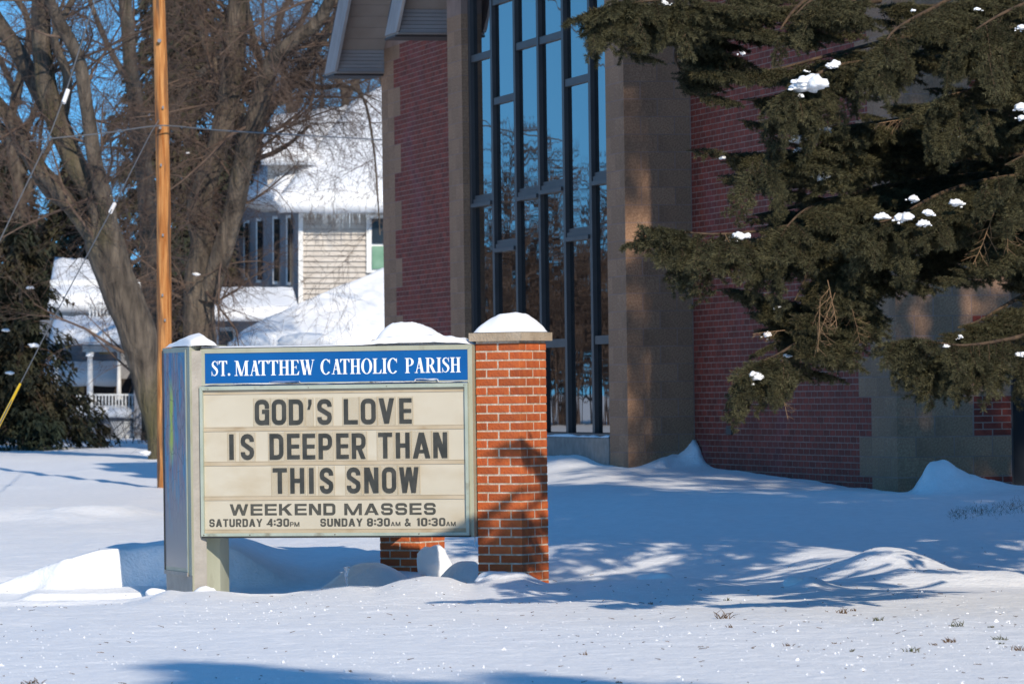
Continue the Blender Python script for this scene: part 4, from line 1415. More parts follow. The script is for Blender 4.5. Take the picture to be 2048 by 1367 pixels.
# icicles
def icicle(p, ln, r, lab, up=False):
    n = 7
    pts = [Vector(p) + Vector((0.004 * math.sin(i * 1.3), 0, (ln if up else -ln) * i / n)) for i in range(n + 1)]
    rr = [r * (0.15 + 0.85 * (i / n)) * (1.25 if i == n else 1) if up else r * (1 - i / n) ** .8 + .0008 for i in range(n + 1)]
    return MB().tube(pts, rr, 8).build('icicle', M['ice'], None, label=lab, cat='icicle')


b = W(693, 1171, 36.45)
icicle((b.x, b.y, b.z - 0.02), 0.165, 0.019, 'icicle standing upright in the snow under the sign, wide end up', True)
p = SM @ Vector((ut1 + 0.002, -0.002, zb_)); icicle(p, 0.10, 0.004, 'thin icicle hanging from the lower right corner of the sign')

# snow chunks round the sign
p = W(868, 1120, 39.9)
rock('snow_chunk', (p.x, p.y, p.z - 0.02), 0.15, M['snow_soft'], 4, 0.42, (1.15, 0.7, 0.95), 0.5, facet=0.85, label='upright sunlit chunk of snow in front of the rear pillar', cat='snow chunk')
p = W(411, 1181, 37.1)
rock('snow_chunk', (p.x, p.y, p.z - 0.035), 0.10, M['snow_soft'], 9, 0.2, (1.0, 0.7, 0.75), 0.0, facet=0.8, label='small snow chunk leaning against the foot of the sign post', cat='snow chunk')
p = W(868, 1160, 36.75)
rock('snow_chunk', (p.x, p.y, p.z - 0.05), 0.17, M['snow_soft'], 14, 0.18, (1.55, 0.6, 0.38), 0.15, facet=0.8, label='flat wedge of crusted snow lying left of the front brick pillar', cat='snow chunk')
p = W(1273, 1150, 36.45)
rock('snow_chunk', (p.x + .15, p.y, p.z - 0.03), 0.11, M['snow_soft'], 21, 0.3, (1.5, 0.7, 0.42), 0.1, facet=0.85, label='low broken snow lump on the crest, a step right of the front pillar', cat='snow chunk')
for i, (x, y, d, r, lab) in enumerate(((312, 1180, 37.0, .06, 'jagged shaded snow lump left of the sign post'), (992, 1150, 36.5, .12, 'rounded snow lump piled at the foot of the front brick pillar'), (1588, 1158, 35.2, .07, 'small wind-cut snow fin at the edge of the tree shadow'))):
    p = W(x, y, d)
    rock('snow_chunk', (p.x, p.y, p.z - r * .35), r, M['snow_soft'], 31 + i, 0.3, (1.5, 0.7, 0.6), 0.2 * i, facet=0.85, label=lab, cat='snow chunk')
# ------------------------------------------------------------------ houses in the background
def face(name, pts, m, parent, th=0.12, **k):
    """pts: (px, py, depth); slab extruded away from us"""
    P = [W(*p) for p in pts]
    return MB().slab(P, (0, th, 0)).build(name, m, parent, **k)


def base_of(x, y, d):
    p = W(x, y, d); return (p.x, p.y, gz(p.x, p.y))


# pale house with the big snow-laden roof, right behind the sign
ha = empty('house', base_of(690, 700, 116), 0, label='beige clapboard house with thick snow on its roof and icicles along the eave', cat='house')
D0 = 114.0
face('wall', [(603, 700, D0 + .12), (960, 700, D0 + .12), (960, 408, D0 + .12), (603, 408, D0 + .12)], M['beige_siding'], ha, 6.0)
y = 404.0
i = 0
while y < 680:
    x1 = 738 if 432 < y + 10 and y < 548 else 960
    face('siding_board', [(606, y + 10.4, D0), (x1, y + 10.4, D0), (x1, y, D0 + .05), (606, y, D0 + .05)], M['beige_siding'], ha, 0.05)
    y += 10.8
face('corner_board', [(597, 690, D0 - .03), (606, 690, D0 - .03), (606, 408, D0 - .03), (597, 408, D0 - .03)], M['white_paint'], ha, 0.15)
# shaded side wall with a bay of windows
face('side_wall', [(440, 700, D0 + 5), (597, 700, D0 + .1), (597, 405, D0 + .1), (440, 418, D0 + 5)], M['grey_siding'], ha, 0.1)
for (x, w, y0, y1) in ((487, 12, 440, 560), (512, 14, 436, 565), (545, 15, 432, 568), (572, 10, 430, 570)):
    dd = D0 + 5 - (x - 440) / 157 * 4.9 - 0.15
    f = face('window_frame', [(x, y1, dd), (x + w, y1, dd - .3), (x + w, y0, dd - .3), (x, y0, dd)], M['white_paint'], ha, 0.05)
    face('pane', [(x + 2.5, y1 - 6, dd - .06), (x + w - 2.5, y1 - 6, dd - .36), (x + w - 2.5, y0 + 6, dd - .36), (x + 2.5, y0 + 6, dd - .06)], M['dark_glass'], f, 0.03)
# front window, half hidden by the church
wf = face('window_frame', [(733, 545, D0 - .06), (960, 545, D0 - .06), (960, 430, D0 - .06), (733, 430, D0 - .06)], M['white_paint'], ha, 0.12)
face('pane', [(744, 487, D0 - .10), (775, 487, D0 - .10), (775, 437, D0 - .10), (744, 437, D0 - .10)], M['dark_glass'], wf, 0.03)
face('pane', [(744, 538, D0 - .10), (775, 538, D0 - .10), (775, 492, D0 - .10), (744, 492, D0 - .10)], M['green_glass'], wf, 0.03)
face('pane', [(783, 538, D0 - .10), (830, 538, D0 - .10), (830, 437, D0 - .10), (783, 437, D0 - .10)], M['green_glass'], wf, 0.03)
# soffit, gutter and roof
face('gutter', [(560, 411, D0 - .75), (980, 413, D0 - .75), (980, 401, D0 - .75), (556, 399, D0 - .75)], M['white_paint'], ha, 0.12)
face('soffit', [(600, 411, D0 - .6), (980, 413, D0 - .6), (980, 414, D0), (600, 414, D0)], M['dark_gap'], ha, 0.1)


def sheet(name, px, nu, nv, m, parent, amp=0.05, thick=0.28, seed=0, **k):
    """bilinear snow-covered roof plane between four photo corners (bl, br, tr, tl)"""
    c = [W(*p) for p in px]
    vs = []
    nn = (c[1] - c[0]).cross(c[3] - c[0]).normalized()
    if nn.z < 0: nn = -nn
    for j in range(nv + 1):
        for i in range(nu + 1):
            s, t = i / nu, j / nv
            p = c[0] * (1 - s) * (1 - t) + c[1] * s * (1 - t) + c[2] * s * t + c[3] * (1 - s) * t
            ed = min(1, 8 * min(s + .02, 1 - s + .02, t + .02, 1 - t + .02))
            h = thick * ed ** .5 + amp * (mnoise.noise(Vector((s * 7 + seed, t * 5, 0))) + .5 * mnoise.noise(Vector((s * 19 + seed, t * 13, 0))))
            vs.append(p + nn * h)
    n0 = len(vs)
    fs = [(j * (nu + 1) + i, j * (nu + 1) + i + 1, (j + 1) * (nu + 1) + i + 1, (j + 1) * (nu + 1) + i) for j in range(nv) for i in range(nu)]
    # skirt
    ring_ = [i for i in range(nu + 1)] + [(j + 1) * (nu + 1) + nu for j in range(nv)] + [nv * (nu + 1) + nu - 1 - i for i in range(nu)] + [(nv - 1 - j) * (nu + 1) for j in range(nv - 1)]
    rb = []
    for r_ in ring_:
        rb.append(len(vs)); vs.append(Vector(vs[r_]) - nn * (thick + .1))
    q = len(ring_)
    for i in range(q):
        fs.append((ring_[i], rb[i], rb[(i + 1) % q], ring_[(i + 1) % q]))
    fs.append(tuple(rb[::-1]))
    mb = MB(); mb.add(vs, fs, True)
    return mb.build(name, m, parent, **k)


sheet('roof_snow', [(556, 405, D0 - 0.8), (1000, 405, D0 - 0.8), (1000, 50, D0 + 8), (700, 216, D0 + 6.2)], 30, 20, M['snow_soft'], ha, 0.05)
sheet('roof_snow', [(470, 415, D0 + 4.8), (556, 405, D0 - 0.8), (700, 216, D0 + 6.2), (560, 236, D0 + 9)], 20, 16, M['snow_soft'], ha, 0.05, seed=4)
# dormer
face('dormer_wall', [(535, 372, D0 + 1.2), (612, 372, D0 + 1.2), (612, 318, D0 + 1.2), (535, 318, D0 + 1.2)], M['beige_siding'], ha, 3)
face('dormer_eave', [(524, 322, D0 + .7), (616, 322, D0 + .7), (616, 313, D0 + .7), (524, 313, D0 + .7)], M['roof_dark'], ha, 0.4)
sheet('dormer_roof_snow', [(522, 312, D0 + .6), (634, 312, D0 + .6), (628, 236, D0 + 5), (545, 236, D0 + 5)], 14, 10, M['snow_soft'], ha, 0.05, 0.2, seed=9)
rnd = random.Random(3)
for k in range(58):
    x = 607 + k * 2.75 + rnd.uniform(-1, 1)
    ln = rnd.uniform(.12, .42) * (0.6 + .6 * math.exp(-((x - 680) / 40) ** 2)) + .1
    p = W(x, 411, D0 - .70)
    MB().tube([p, p - Vector((0, 0, ln * .5)), p - Vector((0, 0, ln))], [0.014, 0.010, 0.002], 5).build('icicle', M['ice'], None, label='icicle hanging from the eave of the beige clapboard house', cat='icicle', group='icicles along the eave of the beige house')
# porch roof at the left of it
face('porch_wall', [(428, 705, 110.6), (600, 705, 110.6), (600, 625, 110.6), (428, 625, 110.6)], M['grey_siding'], ha, 3)
face('porch_fascia', [(422, 634, 109.6), (598, 634, 109.6), (598, 627, 109.6), (422, 627, 109.6)], M['roof_dark'], ha, 0.9)
sheet('porch_roof_snow', [(420, 627, 109.5), (600, 627, 109.5), (585, 578, 113), (428, 578, 113)], 20, 8, M['snow_soft'], ha, 0.02, 0.12, seed=2)
f = face('window_frame', [(431, 700, 110.5), (472, 700, 110.5), (472, 654, 110.5), (431, 654, 110.5)], M['white_paint'], ha, 0.08)
face('pane', [(438, 700, 110.44), (466, 700, 110.44), (466, 662, 110.44), (438, 662, 110.44)], M['dark_glass'], f, 0.03)

# garage under its deep snow
gar = empty('garage', base_of(700, 760, 103), 0, label='low garage with a long sloping roof buried in snow, just behind the sign', cat='garage')
face('wall', [(470, 905, 100), (1000, 905, 100), (1000, 690, 100), (470, 690, 100)], M['grey_siding'], gar, 4)
sheet('roof_snow', [(455, 700, 99.2), (1010, 700, 99.2), (1060, 420, 104.5), (476, 682, 100)], 40, 24, M['snow_soft'], gar, 0.05, 0.30, seed=6)
p = W(612, 680, 98.9)
rock('snow_chunk', (p.x, p.y, p.z), 0.52, M['snow_soft'], 5, 0.15, (1.15, 0.5, 0.30), 0, facet=0.85, label='bulging slab of snow hanging over the eave of the low garage', cat='snow chunk')

# white porch house far left
hb = empty('house', base_of(210, 860, 110), 0, label='white-trimmed house with columned porch and railings behind the leaning tree', cat='house')
D1 = 110.0
face('wall', [(80, 880, D1 + 2.4), (310, 880, D1 + 2.4), (310, 640, D1 + 2.4), (80, 640, D1 + 2.4)], M['grey_siding'], hb, 4)
face('upper_wall', [(100, 660, D1 + 3.5), (300, 660, D1 + 3.5), (300, 560, D1 + 3.5), (100, 560, D1 + 3.5)], M['white_paint'], hb, 3)
sheet('roof_snow', [(95, 606, D1 + 2.6), (262, 606, D1 + 2.6), (225, 530, D1 + 6.5), (110, 520, D1 + 6.5)], 14, 8, M['snow_soft'], hb, 0.06, 0.2, seed=1)
sheet('porch_roof_snow', [(100, 672, D1 - .4), (266, 672, D1 - .4), (256, 640, D1 + 2.2), (110, 640, D1 + 2.2)], 16, 6, M['snow_soft'], hb, 0.05, 0.16, seed=3)
face('porch_fascia', [(110, 690, D1 - .2), (264, 690, D1 - .2), (264, 674, D1 - .2), (110, 674, D1 - .2)], M['grey_siding'], hb, 0.3)
face('porch_beam', [(165, 703, D1), (264, 703, D1), (264, 691, D1), (165, 691, D1)], M['white_paint'], hb, 0.25)
sheet('low_roof_snow', [(80, 757, D1 + 1.2), (240, 757, D1 + 1.2), (236, 727, D1 + 2.2), (80, 727, D1 + 2.2)], 14, 5, M['snow_soft'], hb, 0.05, 0.14, seed=7)
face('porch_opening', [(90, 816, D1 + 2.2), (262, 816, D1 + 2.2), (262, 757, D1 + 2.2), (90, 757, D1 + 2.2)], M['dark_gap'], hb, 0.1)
for (x0, x1, y0, y1) in ((92, 128, 765, 800), (132, 168, 762, 795), (199, 224, 690, 708)):
    face('window_blind', [(x0, y1, D1 + 2.1), (x1, y1, D1 + 2.1), (x1, y0, D1 + 2.1), (x0, y0, D1 + 2.1)], M['tan_curtain'], hb, 0.05)


def column(x, w, y0, y1, d):
    a, b = W(x, y1, d), W(x, y0, d)
    r = w / 2 / FPX * d
    pts = [a, a.lerp(b, .04), a.lerp(b, .05), a.lerp(b, .5), a.lerp(b, .95), a.lerp(b, .96), b]
    MB().tube(pts, [r * 1.35, r * 1.35, r, r * .95, r * .85, r * 1.25, r * 1.25], 12).build('porch_column', M['white_paint'], hb)


column(180, 13, 704, 822, D1 - .05); column(112, 11, 704, 815, D1 + .1); column(238, 9, 700, 800, D1 + .3); column(252, 8, 640, 676, D1 + 1.0)


def railing(x0, x1, yt, yb, d, n):
    face('rail_bar', [(x0, yt + 3, d), (x1, yt + 3, d), (x1, yt - 1, d), (x0, yt - 1, d)], M['white_paint'], hb, 0.08)
    face('rail_bar', [(x0, yb + 1, d), (x1, yb + 1, d), (x1, yb - 2, d), (x0, yb - 2, d)], M['white_paint'], hb, 0.08)
    for k in range(n):
        x = x0 + (k + .5) / n * (x1 - x0)
        face('baluster', [(x - 1.5, yb - 2, d + .02), (x + 1.5, yb - 2, d + .02), (x + 1.5, yt + 3, d + .02), (x - 1.5, yt + 3, d + .02)], M['white_paint'], hb, 0.04)


railing(188, 268, 788, 816, D1 - .05, 12); railing(176, 232, 612, 638, D1 + 1.6, 8); railing(120, 172, 790, 815, D1 + .1, 6)
face('deck_edge', [(130, 829, D1 - .3), (270, 829, D1 - .3), (270, 819, D1 - .3), (130, 819, D1 - .3)], M['white_paint'], hb, 1.5)
sheet('deck_snow', [(128, 822, D1 - .35), (272, 822, D1 - .35), (268, 815, D1 + .6), (132, 815, D1 + .6)], 12, 4, M['snow_soft'], hb, 0.03, 0.08)
face('foundation', [(130, 900, D1 - .1), (272, 900, D1 - .1), (272, 829, D1 - .1), (130, 829, D1 - .1)], M['grey_siding'], hb, 1)
lat = MB()
for k in range(12):
    x = 222 + k * 4.6
    for sg in (-1, 1):
        a, b = (x, x + 18) if sg > 0 else (x + 18, x)
        lat.tube([W(a, 878, D1 - .2), W(b, 842, D1 - .2)], 0.012, 4)
lat.build('lattice', M['white_paint'], hb, kind='stuff')
face('side_wall', [(268, 890, D1 - .6), (318, 890, D1 - .6), (318, 690, D1 - .6), (268, 690, D1 - .6)], M['grey_siding'], hb, 3)
f = face('window_frame', [(280, 792, D1 - .7), (304, 792, D1 - .7), (304, 716, D1 - .7), (280, 716, D1 - .7)], M['white_paint'], hb, 0.08)
face('pane', [(283, 752, D1 - .74), (290.5, 752, D1 - .74), (290.5, 722, D1 - .74), (283, 722, D1 - .74)], M['dark_glass'], f, 0.03)
face('pane', [(293.5, 752, D1 - .74), (301, 752, D1 - .74), (301, 722, D1 - .74), (293.5, 722, D1 - .74)], M['dark_glass'], f, 0.03)
face('pane', [(283, 786, D1 - .74), (290.5, 786, D1 - .74), (290.5, 756, D1 - .74), (283, 756, D1 - .74)], M['dark_glass'], f, 0.03)
face('pane', [(293.5, 786, D1 - .74), (301, 786, D1 - .74), (301, 756, D1 - .74), (293.5, 756, D1 - .74)], M['dark_glass'], f, 0.03)
hr = MB()
hr.tube([W(215, 870, D1 - 1.5), W(300, 795, D1 - 1.0)], 0.018, 5); hr.tube([W(215, 888, D1 - 1.5), W(300, 815, D1 - 1.0)], 0.014, 5)
for k in range(9):
    x = 215 + k * 10.5; y = 870 - k * 9.3
    hr.tube([W(x, y, D1 - 1.5 + k * .06), W(x, y + 19, D1 - 1.5 + k * .06)], 0.010, 4)
hr.build('stair_railing', M['wire'], hb, kind='stuff')

# a neighbouring roof between pole and tree
hc = empty('house', base_of(350, 850, 126), 0, label='distant house showing only a snowy roof between the pole and the trunks', cat='house')
face('wall', [(285, 900, 124), (425, 900, 124), (425, 620, 124), (285, 620, 124)], M['grey_siding'], hc, 4)
sheet('roof_snow', [(280, 632, 123.2), (430, 632, 123.2), (425, 578, 128), (290, 572, 128)], 12, 6, M['snow_soft'], hc, 0.08, 0.25, seed=8)

# ------------------------------------------------------------------ bare trees
def grow(S, p, d, L, r, lvl, rnd, droop, dens):
    n = 4 if lvl < 2 else 2
    st = L / n
    pts = [Vector(p)]
    d = Vector(d).normalized()
    for i in range(n):
        j = 0.24 if lvl < 2 else 0.34
        d = (d + Vector((rnd.gauss(0, j), rnd.gauss(0, j), rnd.gauss(0, j) - droop * (0.5 + i * .5)))).normalized()
        q = pts[-1] + d * st
        r0, r1 = r * (1 - i / n * .75), r * (1 - (i + 1) / n * .75)
        S.append((tuple(pts[-1]), tuple(q), r0, r1))
        pts.append(q)
        if lvl < 3:
            for c in range(dens[lvl]):
                if rnd.random() < 0.85:
                    t = rnd.random()
                    b = pts[-2].lerp(q, t)
                    ax = Vector((rnd.gauss(0, 1), rnd.gauss(0, 1), rnd.gauss(0, 1))).normalized()
                    dd = (d * 0.9 + ax * 0.8 + Vector((0, 0, 0.12 - droop * .8))).normalized()
                    grow(S, b, dd, L * rnd.uniform(.42, .7), max(r1 * .5, .0035), lvl + 1, rnd, droop, dens)


def limb_tree(name, limbs, d, seed, label, base, dens=(2, 2, 2), blen=(1.3, 2.8), droop=0.03, step=0.42, rtw=1.0, bark='bark', avoid=None):
    """limbs: photo polylines of (x, y, width) ordered from the base outwards; depth wanders"""
    rnd = random.Random(seed)
    e = empty(name, base, 0, label=label, cat='tree')
    S = []
    for li, lb in enumerate(limbs):
        dd = 0.0
        P, R_ = [], []
        zz_ = rnd.uniform(-1, 1) * (0 if li == 0 else 0.35)
        for i, (x, y, w) in enumerate(lb):
            if i > 0: dd += zz_ + rnd.uniform(-.12, .12)
            if i == 0 and li > 0: dd = 0
            P.append(W(x, y, d + dd)); R_.append(w / 2 / FPX * d)
        # smooth resample
        PP, RR = [], []
        for i in range(len(P) - 1):
            a = P[max(i - 1, 0)]; b = P[i]; c = P[i + 1]; f = P[min(i + 2, len(P) - 1)]
            for k in range(6):
                t = k / 6
                q = 0.5 * ((2 * b) + (c - a) * t + (2 * a - 5 * b + 4 * c - f) * t * t + (3 * b - a - 3 * c + f) * t ** 3)
                q += Vector((mnoise.noise(q * .9), mnoise.noise(q * .9 + Vector((9, 0, 0))), 0)) * RR[-1] * 0.25 if RR else Vector((0, 0, 0))
                PP.append(q); RR.append((R_[i] * (1 - t) + R_[i + 1] * t) * (1 + 0.10 * mnoise.noise(q * 1.7)))
        PP.append(P[-1]); RR.append(R_[-1])
        # carry on beyond the frame
        top = PP[-1] - PP[-4]
        if lb[-1][1] < 40:
            u = top.normalized()
            for k in range(10):
                u = (u + Vector((rnd.gauss(0, .06), rnd.gauss(0, .06), .05))).normalized()
                PP.append(PP[-1] + u * .5); RR.append(RR[-1] * .90)
        MB().tube(PP, RR, 12 if RR[0] > .12 else 8).build('trunk' if li == 0 else 'limb', M[bark], e)
        acc = 0
        for i in range(1, len(PP)):
            acc += (PP[i] - PP[i - 1]).length
            if lb[0][2] > 45 and i < 12 and li == 0: continue
            while acc > step:
                acc -= step
                ax = Vector((rnd.gauss(0, 1), rnd.gauss(0, .8), rnd.gauss(.15, .7))).normalized()
                dv = (PP[i] - PP[i - 1]).normalized()
                dv = (dv * .5 + ax).normalized()
                L = rnd.uniform(*blen)
                grow(S, PP[i], dv, L, min(RR[i] * .45, 0.012 + 0.012 * L) * rtw, 0, rnd, droop, dens)
    a = np.array([s[0] for s in S]); b = np.array([s[1] for s in S])
    link('twigs', segs_mesh('twigs', a, b, [s[2] for s in S], [s[3] for s in S]), M['twig'], e, kind='stuff')
    return e


def gb(x, y, d):
    p = W(x, y, d); return (p.x, p.y, gz(p.x, p.y))


limb_tree('bare_tree', [
    [(322, 945, 60), (318, 860, 56), (300, 770, 66), (276, 680, 76), (245, 590, 80), (210, 490, 78), (200, 440, 62)],
    [(208, 470, 50), (188, 400, 48), (150, 325, 46), (118, 250, 44), (92, 170, 42), (84, 90, 40), (82, 5, 38)],
    [(228, 500, 40), (208, 400, 36), (190, 320, 30), (175, 220, 28), (158, 120, 26), (118, 40, 24), (100, 0, 22)],
    [(205, 500, 38), (150, 425, 34), (112, 375, 34), (75, 330, 30), (30, 250, 28), (-30, 180, 26)],
    [(150, 330, 34), (95, 215, 34), (40, 110, 34), (-5, 40, 32), (-60, -40, 28)],
    [(120, 260, 24), (135, 160, 20), (110, 80, 16), (140, 10, 14)],
    [(170, 420, 22), (100, 390, 18), (40, 300, 16), (-20, 230, 14)]],
    88, 11, 'large bare tree leaning left beside the utility pole, splitting into many limbs', gb(322, 935, 88), dens=(2, 2, 1), step=0.5)
limb_tree('bare_tree', [
    [(402, 800, 74), (400, 700, 68), (398, 620, 64), (402, 540, 66), (408, 490, 60), (398, 430, 50), (415, 350, 46), (440, 270, 44), (458, 190, 46), (470, 90, 46), (478, 0, 44)],
    [(415, 600, 44), (440, 510, 42), (462, 430, 42), (480, 350, 40), (500, 270, 42), (520, 200, 40), (545, 130, 34), (570, 95, 28), (640, 40, 24), (665, -20, 22)],
    [(505, 275, 30), (545, 205, 28), (585, 165, 26), (612, 120, 24), (655, 60, 20), (690, 0, 18)],
    [(450, 260, 26), (440, 180, 22), (425, 120, 20), (400, 50, 18), (385, 0, 16)],
    [(500, 280, 22), (470, 200, 18), (520, 150, 16), (505, 70, 14), (490, 0, 12)],
    [(590, 160, 18), (640, 175, 11), (690, 172, 8), (728, 200, 6), (748, 300, 4.5), (756, 400, 3.5), (760, 470, 2)],
    [(470, 330, 12), (560, 300, 9), (620, 250, 6)]],
    92, 23, 'bare tree with several thick trunks standing behind the left end of the sign', gb(402, 880, 92), dens=(3, 2, 1), droop=0.10, step=0.36)
limb_tree('bare_tree', [
    [(300, 880, 40), (302, 700, 38), (300, 560, 38), (297, 450, 36), (288, 360, 36), (276, 250, 34), (262, 130, 30), (250, 0, 28)],
    [(285, 330, 18), (330, 250, 14), (390, 160, 12), (450, 100, 10)],
    [(270, 180, 16), (225, 110, 12), (190, 30, 10)]],
    101, 37, 'straight bare tree rising directly behind the orange utility pole', gb(300, 900, 101), dens=(2, 2, 1), step=0.5)
limb_tree('bare_tree', [
    [(700, 400, 22), (692, 260, 18), (690, 190, 17), (676, 160, 15), (640, 120, 13), (600, 60, 11)],
    [(690, 200, 13), (712, 165, 12), (735, 130, 10), (745, 80, 8)],
    [(680, 165, 11), (668, 120, 9), (660, 70, 7), (655, 0, 6)]],
    124, 41, 'slim bare tree seen between the house roof and the church eave', gb(700, 800, 124), dens=(3, 2, 1), step=0.4)
# twiggy bare trees farther back
for i, (x, d, seed, lab) in enumerate(((40, 128, 51, 'bare tree in the back row at the far left edge'), (560, 138, 67, 'bare tree in the back row over the left dormer'), (790, 145, 71, 'bare tree in the back row, mostly hidden by the church'))):
    rnd = random.Random(seed)
    lb = [[(x, 850, 34), (x + rnd.uniform(-12, 12), 600, 30), (x + rnd.uniform(-20, 20), 420, 26), (x + rnd.uniform(-25, 25), 240, 20), (x + rnd.uniform(-30, 30), 60, 14), (x + rnd.uniform(-40, 40), -20, 12)]]
    for q in range(7):
        y0 = 560 - q * 70; sg = (-1) ** q
        lb.append([(x + rnd.uniform(-8, 8), y0, 15), (x + sg * 40, y0 - 90, 12), (x + sg * rnd.uniform(60, 110), y0 - 190, 9), (x + sg * rnd.uniform(70, 150), y0 - 290, 6)])
    limb_tree('bare_tree', lb, d, seed, lab, gb(x, 870, d), dens=(2, 2, 1), step=0.72, blen=(1.2, 2.6))

# shrubs in front of the porch
for i, (x, y, d, n, h, lab) in enumerate(((160, 872, 104, 26, .8, 'leafless shrub in front of the porch foundation'), (290, 880, 101, 22, .7, 'leafless shrub between the porch stairs and the pole'), (100, 880, 102, 18, .6, 'leafless low shrub beside the dark spruce trunk'))):
    rnd = random.Random(80 + i); S = []
    b = Vector(gb(x, y, d))
    for k in range(n):
        grow(S, b + Vector((rnd.gauss(0, .35), rnd.gauss(0, .2), 0)), (rnd.gauss(0, .4), rnd.gauss(0, .3), 1), h * rnd.uniform(.6, 1.2), .008, 1, rnd, 0.0, (2, 2, 2))
    link('bare_shrub', segs_mesh('bare_shrub', [s[0] for s in S], [s[1] for s in S], [s[2] for s in S], [s[3] for s in S]), M['twig'], label=lab, cat='shrub')

# ------------------------------------------------------------------ conifers (background and beyond the frame)
def conifer(base, height, radius, seed, label, n=230, low=0.06, leaf=0.11, dens=26, cat='tree', name='conifer_tree', mname='needle_far', sweep=0.25, solid=True):
    rnd = np.random.RandomState(seed)
    e = empty(name, base, 0, label=label, cat=cat)
    b = Vector(base)
    top = b + Vector((0, 0, height))
    MB().tube([b - Vector((0, 0, .3)), b.lerp(top, .3), b.lerp(top, .7), top], [height * .017, height * .013, height * .007, .01], 8).build('trunk', M['bark'], e)
    t = np.sort(rnd.rand(n)) ** 1.25
    hh = low * height + t * (height * (1 - low) - .1)
    az = rnd.rand(n) * 2 * np.pi
    L = radius * (1 - t) ** 0.85 * (0.72 + 0.45 * rnd.rand(n)) + .15
    segs0, segs1, r0, r1 = [], [], [], []
    V = []
    for i in range(n):
        m = max(5, int(dens * L[i] / radius) + 5)
        s = (rnd.rand(m) ** .75)
        ca, sa = math.cos(az[i]), math.sin(az[i])
        x = s * L[i]
        z = hh[i] + 0.10 * x - sweep * x * x / max(L[i], .3) * 1.6
        lat = (rnd.rand(m) - .5) * .75 * (1 - s * .65) * min(L[i], 1.8)
        c = np.stack([b.x + ca * x - sa * lat, b.y + sa * x + ca * lat, b.z + z - np.abs(lat) * .15 - rnd.rand(m) * .18], 1)
        # each clump: 5 crossed drooping needles sprays
        for q in range(5):
            ang = az[i] + rnd.randn(m) * .9
            ln = leaf * (1.0 + .9 * rnd.rand(m)); dz = -.35 - .9 * rnd.rand(m)
            dx, dy = np.cos(ang) * ln, np.sin(ang) * ln
            wx, wy = -np.sin(ang) * ln * .26, np.cos(ang) * ln * .26
            o = c + rnd.randn(m, 3) * leaf * .55
            a0 = o + np.stack([wx, wy, np.zeros(m)], 1); a1 = o - np.stack([wx, wy, np.zeros(m)], 1)
            a2 = o + np.stack([dx, dy, dz * ln], 1)
            V.append(np.stack([a0, a1, a2], 1))
        a = (b.x, b.y, b.z + hh[i]); z1 = hh[i] + 0.10 * L[i] - sweep * L[i] * 1.6
        mid = (b.x + ca * L[i] * .5, b.y + sa * L[i] * .5, b.z + hh[i] + .05 * L[i] - sweep * L[i] * .4)
        segs0 += [a, mid]; segs1 += [mid, (b.x + ca * L[i], b.y + sa * L[i], b.z + z1)]
        rr = .012 + .008 * L[i]; r0 += [rr, rr * .6]; r1 += [rr * .6, .004]
    link('branches', segs_mesh('branches', segs0, segs1, r0, r1), M['spruce_wood'], e, kind='stuff')
    V = np.concatenate(V).reshape(-1, 3)
    F = np.arange(len(V)).reshape(-1, 3)
    link('foliage', np_mesh('foliage', V, F), M[mname], e, kind='stuff')
    return e


conifer(gb(45, 895, 97), 4.8, 1.75, 5, 'dark spruce with snow on its boughs in front of the porch house', n=120, low=.12, leaf=.09, dens=36, sweep=.32)
conifer(gb(-120, 885, 103), 6.2, 2.2, 15, 'dark spruce cut by the left edge of the picture', n=120, low=.05, leaf=.10, dens=34)
conifer(gb(385, 860, 119), 15, 3.0, 6, 'tall dark conifer behind the multi-trunked bare tree', n=300, low=.15, leaf=.15, dens=34)
conifer(gb(150, 860, 126), 7.4, 2.4, 18, 'mid-height dark conifer behind the porch house roof', n=200, low=.1, leaf=.13, dens=30)
conifer(gb(20, 870, 133), 8.5, 2.6, 9, 'tall dark conifer at the far left behind the bare limbs', n=260, low=.1, leaf=.16, dens=34)
conifer(gb(480, 860, 133), 9, 2.6, 10, 'dark conifer mostly hidden between the trunks and the pale house', n=180, low=.1, leaf=.15, dens=30)
# snow on the boughs
rnd = random.Random(12)
spots = [(185, 662, 96, 26), (68, 690, 94, 22), (12, 660, 93, 16), (60, 575, 94, 15), (20, 745, 94, 16), (180, 710, 96, 14), (376, 306, 91, 9), (392, 548, 91.4, 15), (550, 180, 91.4, 14), (575, 88, 91.4, 10), (290, 905, 86.5, 22)]
for i, (x, y, d, s) in enumerate(spots):
    p = W(x, y, d)
    rock('snow_clump', p, s / 2.2 / FPX * d, M['snow_soft'], i, 0.6, (1.2, .8, .45), rnd.random(), sub=2,
         label='small clump of snow caught on branches of the trees left of the sign', cat='snow', group='snow clumps caught in the background trees')

